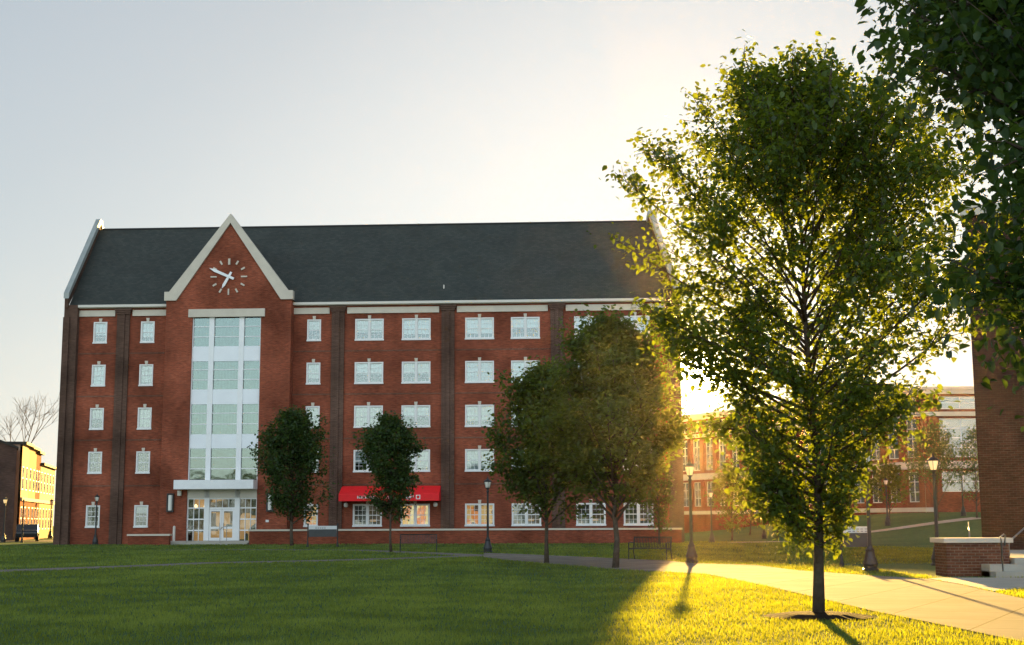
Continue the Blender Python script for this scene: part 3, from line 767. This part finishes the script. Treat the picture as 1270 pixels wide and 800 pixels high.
segs = [(0,5,8.5,m_cream,m_brick,'cream townhouse next to the dark brick house, with brick ground floor'),(5.02,10,8.4,m_yel,m_brick,'ochre townhouse in the middle of the left row'),(10.02,13.6,8.2,m_brick,m_brick,'narrow red brick townhouse in the left row'),(13.62,26,7.2,m_cream,m_yel,'lower pale townhouse with ochre base at the far end of the left row')]
for a, b, h, mm, ml, lab in segs:
    t = empty('townhouse', A+dv.normalized()*a, ang)   # front faces the courtyard
    w = b-a; rr = []; n_ = max(2, int(w/2.2))
    for i in range(n_):
        c = w*(i+.5)/n_
        for z in (.9, 4.5): rr.append((c-.55, c+.55, z, z+2.1))
    MB().holes(0, w, 3.6, h, [q for q in rr if q[2] > 3], 0, .2).build('wall', mm, t); MB().holes(0, w, -.3, 3.6, [q for q in rr if q[2] < 3], 0, .2).build('lower_wall', ml, t)
    bx = MB(); bx.quad((0,.21,-.3),(0,10,-.3),(0,10,h),(0,.21,h)); bx.quad((w,.21,-.3),(w,.21,h),(w,10,h),(w,10,-.3)); bx.quad((0,10,-.3),(w,10,-.3),(w,10,h),(0,10,h)); bx.build('side_wall', mm, t)
    MB().box(.05, w-.05, .7, .8, 0, h-.3).build('interior', m_dark, t)
    MB().prism([(-.1,h),(w+.1,h),(w+.1,h+.25),(-.1,h+.25)], -.35, 10.2).build('roof', m_roof, t)
    MB().box(-.02, w+.02, -.18, -.002, 3.5, 3.8).build('belt_course', m_stone, t)
    for a_, b_, c_, d_ in rr:
        fb = MB(); fb.box(a_, a_+.1, .02, .12, c_, d_); fb.box(b_-.1, b_, .02, .12, c_, d_); fb.box(a_+.1, b_-.1, .02, .12, c_, c_+.1); fb.box(a_+.1, b_-.1, .02, .12, d_-.1, d_); fb.box(a_+.1, b_-.1, .03, .11, (c_+d_)/2-.04, (c_+d_)/2+.04)
        w_ = fb.build('window', m_frame, t); MB().box(a_+.1, b_-.1, .06, .07, c_+.1, d_-.1).build('pane', m_glass, w_)
    tag(t, lab, 'townhouse', 'row of townhouses on the far left')

# parked car, dark, seen beyond the lawn at far left
def car(loc, rz, label):
    root = empty('parked_car', loc, rz); mp = mat('dark_car_paint', (.02,.022,.026), .25, spec=.6); mt = mat('tyre_rubber', (.02,.02,.02), .9)
    prof = [(-2.2,.35),(-2.25,.75),(-2.1,.92),(-1.25,1.0),(-.6,1.42),(.75,1.46),(1.45,1.02),(2.15,.92),(2.28,.7),(2.2,.35)]
    b = MB().prism(prof, -.85, .85); b.build('body', mp, root, bevel=.08)
    for sy in (-1, 1):
        MB().prism([(-1.05,1.02),(-.5,1.36),(.68,1.38),(1.22,1.02)], sy*.862-.004, sy*.862+.004).build('side_window', m_glass_d, root)
        for x in (-1.4, 1.4):
            w = MB().tube((x, sy*.66, .33), (x, sy*.9, .33), .33, .33, 18).build('wheel', mt, root)
            MB().tube((x, sy*.9, .33), (x, sy*.915, .33), .2, .2, 12).build('rim', m_steel, w)
    for sy in (-.6, .6): MB().box(2.2, 2.3, sy-.18, sy+.18, .66, .8).build('headlight', m_frame, root)
    tag(root, label, 'car'); return root
car((-40.6,114,0), R(108), 'dark car parked between the lawn and the left townhouses')
flat_path('road', [(-70,110),(-35.5,110),(-35.5,200),(-42,200),(-42,118),(-70,116)], .02, 'road beside the far left houses', mat('asphalt', (.06,.06,.06), .9, noise=.2))

# ------------------------------------------------------------------ lamps
m_lampglass = mat('frosted_lantern_glass', (.75,.72,.62), .35)
m_lamplit = mat('lit_lantern_glass', (.8,.65,.4), .35, emit=(1,.62,.22), estr=.20)
def lamp_proto(lit):
    root = empty('street_lamp')
    b = MB().lathe([(.23,0),(.23,.06),(.19,.09),(.19,.16),(.215,.2),(.20,.26),(.15,.42),(.12,.56),(.13,.6),(.085,.66),(.075,.72)], 16)
    b.build('base', m_black, root, smooth=False)
    MB().lathe([(.062,.70),(.058,1.2),(.048,2.85),(.07,2.87),(.07,2.91),(.045,2.93),(.045,3.0),(.09,3.03),(.10,3.06)], 12, mod=lambda i, z: 1 if z > 2.86 else (1 if i % 2 else .88)).build('pole', m_black, root)
    fr = MB()
    for i in range(4):
        a = math.pi/4+i*math.pi/2; c, s = math.cos(a), math.sin(a)
        fr.path([(c*.10, s*.10, 3.06), (c*.172, s*.172, 3.36)], .009, 5)
    fr.lathe([(.19,3.36),(.195,3.385),(.12,3.45),(.06,3.48),(.05,3.52),(.02,3.54),(.025,3.57),(.005,3.63)], 16)
    lo = fr.build('lantern', m_black, root)
    MB().lathe([(.085,3.065),(.10,3.10),(.15,3.3),(.155,3.355)], 16).build('lamp_glass', m_lamplit if lit else m_lampglass, lo, smooth=True)
    return root
lp = {True: lamp_proto(True), False: lamp_proto(False)}; used = set()
def lamp(x, y, lit, label, sc=1.0):
    if lit not in used: o = lp[lit]; used.add(lit)
    else: o = copy_tree(lp[lit])
    o.location = (x, y, terrain(x, y)); o.scale = (sc,)*3; o.rotation_euler.z = random.Random(x).uniform(0, 1)
    tag(o, label, 'street lamp', 'street lamps around the lawn'); return o
p = at(858,698); lamp(p.x, p.y, True, 'glowing street lamp at the path bend left of the big leafy tree')
p = at(1080,708.5); l3 = lamp(p.x, p.y, False, 'nearest black street lamp with wide base, top in the tree leaves', 1.0)
p = at(605,685.5); lamp(p.x, p.y, False, 'unlit street lamp before the terrace wall right of the awning')
lamp(.3109*44, 44, True, 'street lamp with yellow light rising behind the low brick cheek wall')
p = at(118,675.5); lamp(p.x, p.y, False, 'street lamp before the left corner of the clock hall', .98)
p = at(883,673); lamp(p.x, p.y, True, 'small distant street lamp right of the glowing one on the path')
p = at(4,673); lamp(p.x, p.y, True, 'street lamp at the left edge before the dark brick house')
p = at(62,668); lamp(p.x, p.y, False, 'tiny street lamp far away between the townhouses and the clock hall', 1.1)
p = on(1195,640); lamp(p.x, p.y, False, 'far street lamp left of the dark brick corner on the rise')
p = on(1101,652); lamp(p.x, p.y, False, 'far street lamp on the rise right of the nearest lamp')
p = at(948,669); lamp(p.x, p.y, False, 'far street lamp low under the big tree among small trees')
p = at(27,673); tag(MB().lathe([(.1,0),(.09,.3),(.06,.35),(.05,3.2),(.09,3.25),(.02,3.4)], 10).build('signal_post', m_black, None, p), 'plain black post before the dark brick house edge', 'post')

# ------------------------------------------------------------------ benches, signs
def bench_proto():
    r = empty('park_bench')
    s = MB()
    for i in range(6): s.box(-.9, .9, -.22+i*.075, -.17+i*.075, .42, .445)
    s.build('seat', m_black, r)
    s = MB()
    for i in range(24):
        x = -.86+i*.0748; s.path([(x,.22,.44),(x,.27,.62),(x,.34,.84)], .017, 4)
    s.path([(-.9,.34,.85),(.9,.34,.85)], .022, 6); s.build('backrest', m_black, r)
    for x in (-.9, .9):
        g = MB(); g.path([(x,-.24,.0),(x,-.22,.25),(x,-.23,.64),(x,.0,.66),(x,.28,.64)], .022, 6); g.path([(x,.34,0),(x,.24,.3),(x,.26,.55),(x,.34,.86)], .022, 6); g.path([(x,-.22,.41),(x,.25,.41)], .02, 6)
        g.build('armrest', m_black, r)
    return r
b1 = bench_proto(); p = at(519,684.5); b1.location = p; b1.rotation_euler.z = R(4); tag(b1, 'black metal bench before the terrace wall near the awning', 'bench', 'black metal benches')
b2 = copy_tree(b1); p = at(806,694.5); b2.location = p; b2.rotation_euler.z = R(-28); b2.scale = (.85,1,1); b2['label'] = 'black metal bench beside the path left of the glowing street lamp'
def sign(loc, rz, w, label, group):
    r = empty('map_sign', loc, rz)
    for x in (-w/2, w/2):
        MB().lathe([(.085,0),(.085,.1),(.06,.14),(.05,.3),(.036,.34),(.036,1.30),(.055,1.32),(.055,1.36),(.02,1.42)], 10, (x,0,0)).build('post', m_black, r)
    b = MB().box(-w/2+.05, w/2-.05, -.05, .05, .62, 1.06).build('panel', m_signdark, r)
    MB().box(-w/2+.05, w/2-.05, -.065, .065, 1.06, 1.26).build('header', m_signgrey, r)
    t = MB(); x = -w/2+.25
    for i in range(2):
        for k in range(5): t.box(-w/4+k*.13, -w/4+k*.13+.09, -.072, -.067, 1.17-.07*i, 1.19-.07*i)
    t.build('lettering', m_signdark, r)
    tag(r, label, 'sign', group)
p = at(1062,703); sign(p, R(3), .92, 'dark map sign with pale header beside the nearest lamp post', None)
p = at(400,679); sign(p, R(3), 1.75, 'wide dark sign with pale header before the terrace wall', None)

# ------------------------------------------------------------------ trees
def leaf_mesh(name, pts, size, rg, material, parent, droop=.35, tone_bias=0.0):
    n = len(pts); P = np.asarray(pts)
    sz = size*rg.uniform(.5, 1.3, n)
    az = rg.uniform(0, 2*np.pi, n)
    el = rg.normal(-droop, .5, n)
    d = np.stack([np.cos(az)*np.cos(el), np.sin(az)*np.cos(el), np.sin(el)], 1)
    up = np.stack([rg.normal(0,.45,n), rg.normal(0,.45,n), np.ones(n)], 1)
    sdv = np.cross(d, up); sdv /= np.linalg.norm(sdv, axis=1)[:,None]+1e-9
    nv = np.cross(sdv, d)
    def V(a, b, c): return P+d*(a*sz)[:,None]+sdv*(b*sz)[:,None]+nv*(c*sz)[:,None]
    o1 = np.ones(n)
    vs = [V(0*o1,0*o1,0*o1), V(.28*o1,.36*o1,.09*o1), V(.68*o1,.30*o1,.07*o1), V(1.05*o1,0*o1,-.06*o1), V(.68*o1,-.30*o1,.07*o1), V(.28*o1,-.36*o1,.09*o1)]
    v = np.stack(vs, 1).reshape(-1, 3)
    b = np.arange(n)*6
    f = np.stack([b,b+1,b+2,b+3, b,b+3,b+4,b+5], 1).reshape(-1)
    me = bpy.data.meshes.new(name); me.vertices.add(len(v)); me.vertices.foreach_set('co', v.astype(np.float32).ravel())
    me.loops.add(len(f)); me.loops.foreach_set('vertex_index', f.astype(np.int32))
    me.polygons.add(2*n); me.polygons.foreach_set('loop_start', np.arange(0, 8*n, 4, dtype=np.int32)); me.polygons.foreach_set('loop_total', np.full(2*n, 4, dtype=np.int32))
    at_ = me.attributes.new('tone', 'FLOAT', 'POINT'); at_.data.foreach_set('value', np.repeat(np.clip(rg.beta(2,2,n)+tone_bias, 0, 1), 6).astype(np.float32))
    me.update(calc_edges=True); me.materials.append(material)
    o = bpy.data.objects.new(name, me); COL.objects.link(o); o.parent = parent
    return o
def make_tree(name, loc, label, H, zb, env, nprim, leaf, nleaf, seed, fol, tr, elev=(60,25), group=None, jit=.16, nsec=7, off=(0,0), wob=.12, droop=.35, bark=None, topstop=.86, side=None, tpow=1.0, limr=(.58, 1.2)):
    """env: list of (z, radius). trunk, limbs and twigs, leaves set along the twigs"""
    rg = np.random.default_rng(seed); root = empty(name, loc); b = MB()
    ez = np.array([e[0] for e in env]); er = np.array([e[1] for e in env])
    K = 9; tp = []
    wx = np.cumsum(rg.normal(0, wob/3, K)); wy = np.cumsum(rg.normal(0, wob/3, K)); wx[0] = wy[0] = 0
    for i in range(K): t = i/(K-1); tp.append(Vector((wx[i]+off[0]*t, wy[i]+off[1]*t, H*topstop*t-(.12 if i == 0 else 0))))
    b.path(tp, [tr*(1.22 if i == 0 else 1-.88*(i/(K-1))**.9) for i in range(K)], 10)
    def trunk_at(z):
        t = min(max(z/(H*topstop), 0), 1)*(K-1); i = min(int(t), K-2); return tp[i].lerp(tp[i+1], t-i)
    segs = []
    ga = 2.39996
    for i in range(nprim):
        t = (i+.5)/nprim; z0 = zb*.85+(H*topstop-zb*.85)*t**1.05*.97
        az = i*ga+rg.normal(0,.35); el = R(elev[1]+(elev[0]-elev[1])*t**tpow+rg.normal(0,9))
        o = trunk_at(z0); dr = Vector((math.cos(az)*math.cos(el), math.sin(az)*math.cos(el), math.sin(el)))
        # march to the envelope
        L = .2
        lim = rg.uniform(*limr)
        while L < 9:
            q = o+dr*L; r_ = np.interp(q.z, ez, er, left=0, right=0)*lim*(side(q) if side else 1)
            c = trunk_at(min(q.z, H*topstop)); 
            if math.hypot(q.x-c.x-off[0]*.0, q.y-c.y) > r_ or q.z > H*rg.uniform(.97,1.02): break
            L += .08
        L = max(L, .35)
        m_ = 5; pts = []
        bend = Vector((rg.normal(0,.08), rg.normal(0,.08), rg.uniform(.02,.16)))
        for k in range(m_): u = k/(m_-1); pts.append(o+dr*L*u+bend*L*u*u)
        r0 = tr*.42*(1-.6*t)*min(1, L/2+.3)
        b.path(pts, [max(r0*(1-.85*k/(m_-1)), .006) for k in range(m_)], 6)
        segs.append((pts[2], pts[-1], 1.0))
        for j in range(nsec):
            u = rg.uniform(.22, 1); k = min(int(u*(m_-1)), m_-2); p0 = pts[k].lerp(pts[k+1], u*(m_-1)-k)
            dd = (dr+Vector(rg.normal(0,.62,3))+Vector((0,0,.12))).normalized(); l2 = (L*.36+.18)*rg.uniform(.55,1.15)
            p1 = p0+dd*l2
            for _ in range(8):
                c = trunk_at(min(p1.z, H*topstop)); rr_ = np.interp(p1.z, ez, er, left=0, right=0)*rg.uniform(1.0,1.3)*(side(p1) if side else 1)
                if math.hypot(p1.x-c.x, p1.y-c.y) > rr_ or p1.z > H: l2 *= .8; p1 = p0+dd*l2
            b.path([p0, p0.lerp(p1,.5)+Vector(rg.normal(0,.03,3)), p1], [max(r0*.35,.006), .006, .003], 4)
            segs.append((p0, p1, l2+.2))
    b.build('trunk', bark or m_bark, root, smooth=True)
    wts = np.array([max((s[1]-s[0]).length, .1) for s in segs]); wts /= wts.sum()
    idx = rg.choice(len(segs), nleaf, p=wts); A_ = np.array([tuple(s[0]) for s in segs])[idx]; B_ = np.array([tuple(s[1]) for s in segs])[idx]
    u = rg.uniform(.05, 1.04, nleaf)[:,None]
    P = A_+(B_-A_)*u+rg.normal(0, jit, (nleaf,3))*np.array([1,1,.8])
    leaf_mesh('crown', P, leaf, rg, fol, root, droop)
    tag(root, label, 'tree', group); return root
m_leaf_big = foliage('broad_green_leaves', [(.022,.045,.010),(.045,.085,.016),(.075,.12,.02)], (.32,.40,.015), .38, .42, .4)
m_leaf_mid = foliage('mid_green_leaves', [(.018,.045,.014),(.035,.07,.018),(.06,.10,.02)], (.34,.38,.03), .38, .55)
m_leaf_dark = foliage('dark_green_leaves', [(.012,.035,.012),(.024,.056,.016),(.045,.08,.02)], (.20,.30,.04), .34, .5, .35)
m_leaf_near = foliage('near_green_leaves', [(.014,.036,.012),(.028,.064,.018),(.055,.095,.025)], (.17,.28,.03), .40, .45, .4)
m_leaf_pale = foliage('pale_green_leaves', [(.06,.11,.04),(.09,.14,.05),(.13,.17,.06)], (.25,.32,.07), .35, .6)

p = at(1015,766)
make_tree('shade_tree', p, 'largest leafy tree in a mulch ring on the sunlit lawn', 8.7, 1.25,
    [(.7,.3),(1.2,.6),(1.9,1.3),(2.6,1.75),(3.3,2.1),(4.0,2.3),(4.6,2.5),(5.2,2.6),(6.3,2.75),(7.1,2.5),(7.7,1.9),(8.3,1.1),(8.75,.3)], 110, .095, 54000, 11, m_leaf_big, .086, (70,14), off=(-.15,0), topstop=.86, tpow=1.2, limr=(.8, 1.15), jit=.12, nsec=10, droop=.45, side=lambda q: .64 if (q.x < -.3 and 2.85 < q.z < 3.7) else (.48 if (q.x > .2 and q.z < 2.5) else (.84 if (q.x < -.3 and 4.7 < q.z < 6.0) else 1)))
c = MB(); k = 48; rr3 = random.Random(2)
ring = [(math.cos(2*math.pi*i/k)*(.8+rr3.uniform(-.05,.05)), math.sin(2*math.pi*i/k)*(.8+rr3.uniform(-.05,.05))) for i in range(k)]
c.v = [(x, y, .02) for x, y in ring]+[(x*.6, y*.6, .07) for x, y in ring]+[(0,0,.09)]
for i in range(k): j = (i+1) % k; c.f += [(i,j,k+j,k+i), (k+i,k+j,2*k)]
tag(c.build('mulch_bed', m_mulch, None, (p.x,p.y,0)), 'ring of dark bark mulch round the largest tree', None, None, 'structure')
MULCH = (p.x, p.y, .9)
p = at(763,705)
tt = make_tree('shade_tree', p, 'tall green tree in front of the hall next to the sun', 8.3, 1.7,
    [(1.1,.5),(1.8,1.35),(3.0,2.05),(4.5,2.3),(6.0,2.1),(7.2,1.5),(8.0,.8),(8.4,.2)], 64, .14, 32000, 21, m_leaf_mid, .10, (68,42), jit=.20, nsec=8)
tt.scale = (1, 1, .955)
p = at(678,699)
make_tree('shade_tree', p, 'medium tree left of the tall green one, before the terrace wall', 6.95, 1.5,
    [(.9,.4),(1.6,1.1),(2.6,1.65),(3.8,1.95),(5.2,1.95),(6.2,1.3),(7.0,.3)], 54, .14, 23000, 31, m_leaf_mid, .08, (68,44), jit=.18, nsec=8)
p = at(485,685)
make_tree('shade_tree', p, 'slim young tree in front of the red awning', 6.75, 1.7,
    [(1.1,.15),(1.7,.6),(2.8,1.05),(4.0,1.45),(5.2,1.5),(6.2,.9),(6.8,.2)], 46, .15, 14000, 41, m_leaf_dark, .065, (70,45), jit=.16, nsec=8)
p = at(362,677.5)
make_tree('shade_tree', p, 'dense dark tree right of the glazed entrance', 8.45, 1.5,
    [(.9,.3),(1.5,.95),(2.6,1.7),(4.2,2.2),(6.0,2.3),(7.3,1.75),(8.2,.9),(8.6,.2)], 56, .18, 18000, 51, m_leaf_dark, .11, (72,46), jit=.22, nsec=8)
# near tree whose branches hang in from the right
make_tree('shade_tree', (6.45,10.8,0), 'nearest dark leafed tree hanging into the picture from the right', 9.0, 2.4,
    [(1.9,.8),(2.4,1.9),(3.2,2.5),(4.2,2.7),(5.2,2.85),(6.2,2.9),(7.4,2.2),(8.6,1.2),(9.1,.2)], 130, .098, 112000, 61, m_leaf_near, .15, (58,-8), jit=.22, nsec=10, droop=.6, limr=(.82, 1.08))
# background trees
sm = 'small trees beyond the lawn'
def bgt(px, py, H, w, label, seed, fol, leaf=.2, n=2600, zb=.9, env=None):
    p = on(px, py)
    e = env or [(zb*.6,.15),(zb*1.2,.45*w),(H*.55,w),(H*.8,.75*w),(H,.12)]
    make_tree('small_tree', p, label, H, zb, e, 24, leaf, n, seed, fol, .07, (70,45), sm, .2, 6)
bgt(908,671,5.2,1.9,'vase shaped small tree right of the distant lamp', 71, m_leaf_mid, env=[(.2,.25),(1.2,.7),(2.6,1.3),(4.2,2.0),(5.3,.6)], zb=.6)
bgt(965,668,5.5,2.2,'rounded small tree behind the largest trunk, left side', 72, m_leaf_mid)
bgt(930,664,5.0,1.8,'narrow small tree between the vase shaped and rounded ones', 76, m_leaf_mid)
bgt(818,676,5.6,1.1,'slender tree at the right end of the clock hall', 73, m_leaf_mid, .16, 2400)
bgt(1163,643,7.2,2.9,'feathery pale green tree before the distant hall', 74, m_leaf_pale, .17, 4200)
bgt(1212,643,6.8,1.9,'pale young tree close to the dark brick corner', 75, m_leaf_pale, .17, 2200)
bgt(1103,648,4.6,2.2,'low dark tree before the distant hall base', 77, m_leaf_mid)
# the wood behind the photographer, seen mirrored in the glass of the hall
rg = np.random.default_rng(17); cc = []
for i in range(60):
    cx_, cy_ = rg.uniform(-120, 90), rg.uniform(-62, -48); hh_ = rg.uniform(7.5, 12.5); r_ = rg.uniform(2.6, 4.6); k = 420
    d_ = rg.normal(0, 1, (k,3)); d_ /= np.linalg.norm(d_, axis=1)[:,None]; d_ *= rg.uniform(.5, 1, (k,1))**.4
    cc.append(d_*np.array([r_, r_, hh_*.46])+np.array([cx_, cy_, hh_*.55]))
wood = leaf_mesh('wood', np.concatenate(cc), .85, rg, m_leaf_dark, None)
tag(wood, 'belt of trees on the near side of the lawn, mirrored in the windows', 'trees', None, 'stuff')
# bare tree at left
rg = np.random.default_rng(8); root = empty('bare_tree', (-55,150,0)); b = MB()
def br_(p, d, L, r, k):
    q = p+d*L; b.path([p, p.lerp(q,.5)+Vector(rg.normal(0,L*.03,3)), q], [r, r*.8, r*.6], 4)
    if k == 0: return
    for _ in range(3 if k > 1 else 4): br_(q if rg.random() < .6 else p.lerp(q,.7), (d+Vector(rg.normal(0,.42,3))+Vector((0,0,.12))).normalized(), L*rg.uniform(.62,.85), r*.6, k-1)
br_(Vector((0,0,0)), Vector((0,0,1)), 5.4, .2, 5); b.build('trunk', m_bark, root)
tag(root, 'leafless tree with fine twigs above the left townhouses', 'tree')

# ------------------------------------------------------------------ grass blades on the lawn
def inside(poly, x, y):
    ins = np.zeros(len(x), bool); n = len(poly)
    for i in range(n):
        x0, y0 = poly[i]; x1, y1 = poly[(i+1) % n]
        c = ((y0 > y) != (y1 > y)) & (x < (x1-x0)*(y-y0)/(y1-y0+1e-12)+x0); ins ^= c
    return ins
rg = np.random.default_rng(99); n = 520000
r = np.exp(rg.uniform(math.log(11.5), math.log(98), n)); th = rg.uniform(-.46, .46, n)
x = r*np.sin(th); y = r*np.cos(th)
keep = np.ones(n, bool)
for pl in PATHS: keep &= ~inside(pl, x, y)
keep &= ((x-MULCH[0])**2+(y-MULCH[1])**2 > MULCH[2]**2) & ~((x > 10.8) & (y > 34.4) & (y < 46)) & (terr_np(x, y) < .02)
# clumpy lawn: thinner in patches
cl = .5*np.sin(x*1.3+np.sin(y*.9)*2)*np.sin(y*1.1+np.sin(x*.7)*2)+.5*np.sin(x*.43+np.sin(y*.31)*2.2)*np.sin(y*.37+np.sin(x*.27)*2.5)
cl = cl+.55*np.sin(x*3.1+np.sin(y*1.7)*2+1)*np.sin(y*1.5+np.sin(x*2.3)*1.6)
keep &= rg.uniform(0, 1, n) < .78+.32*cl
x, y, r, cl = x[keep], y[keep], r[keep], cl[keep]; n = len(x)
h = rg.uniform(.03, .062, n)*(1+.12*cl)*(1+r/140); w = .0042*(r/11.5)*rg.uniform(.7, 1.3, n); a = rg.uniform(0, np.pi*2, n)
lx, ly = rg.normal(0, .35, n)*h, rg.normal(0, .35, n)*h
z0 = np.full(n, -.003)
v = np.stack([np.stack([x-np.cos(a)*w, y-np.sin(a)*w, z0],1), np.stack([x+np.cos(a)*w, y+np.sin(a)*w, z0],1), np.stack([x+lx, y+ly, h],1)], 1).reshape(-1,3)
me = bpy.data.meshes.new('grass'); me.vertices.add(3*n); me.vertices.foreach_set('co', v.astype(np.float32).ravel())
me.loops.add(3*n); me.loops.foreach_set('vertex_index', np.arange(3*n, dtype=np.int32))
me.polygons.add(n); me.polygons.foreach_set('loop_start', np.arange(0,3*n,3,dtype=np.int32)); me.polygons.foreach_set('loop_total', np.full(n,3,dtype=np.int32))
tn = me.attributes.new('tone','FLOAT','POINT'); tn.data.foreach_set('value', np.repeat(np.clip(rg.normal(.5,.2,n)+.42*cl,0,1),3).astype(np.float32))
me.update(calc_edges=True)
m_grass = foliage('grass_blades', [(.014,.058,.036),(.050,.130,.070),(.15,.22,.11)], (.50,.54,.008), .50, .8, .02)
me.materials.append(m_grass); go = bpy.data.objects.new('grass', me); COL.objects.link(go)
tag(go, 'short mown grass blades over the lawn', 'grass', None, 'stuff')

# ------------------------------------------------------------------ haze
HAZE = .00007
if HAZE:
    hz = MB().box(-130, 130, -75, 215, -1.6, 27.5).build('haze', None)
    m = bpy.data.materials.new('evening_haze'); m.use_nodes = True; t = m.node_tree; t.nodes.clear()
    pv = N(t, 'ShaderNodeVolumePrincipled'); pv.inputs['Color'].default_value = (1,.74,.46,1); pv.inputs['Density'].default_value = HAZE; pv.inputs['Anisotropy'].default_value = .88
    o = N(t, 'ShaderNodeOutputMaterial'); t.links.new(pv.outputs[0], o.inputs['Volume']); hz.data.materials.append(m)
    tag(hz, 'thin warm evening haze', 'haze', None, 'stuff')
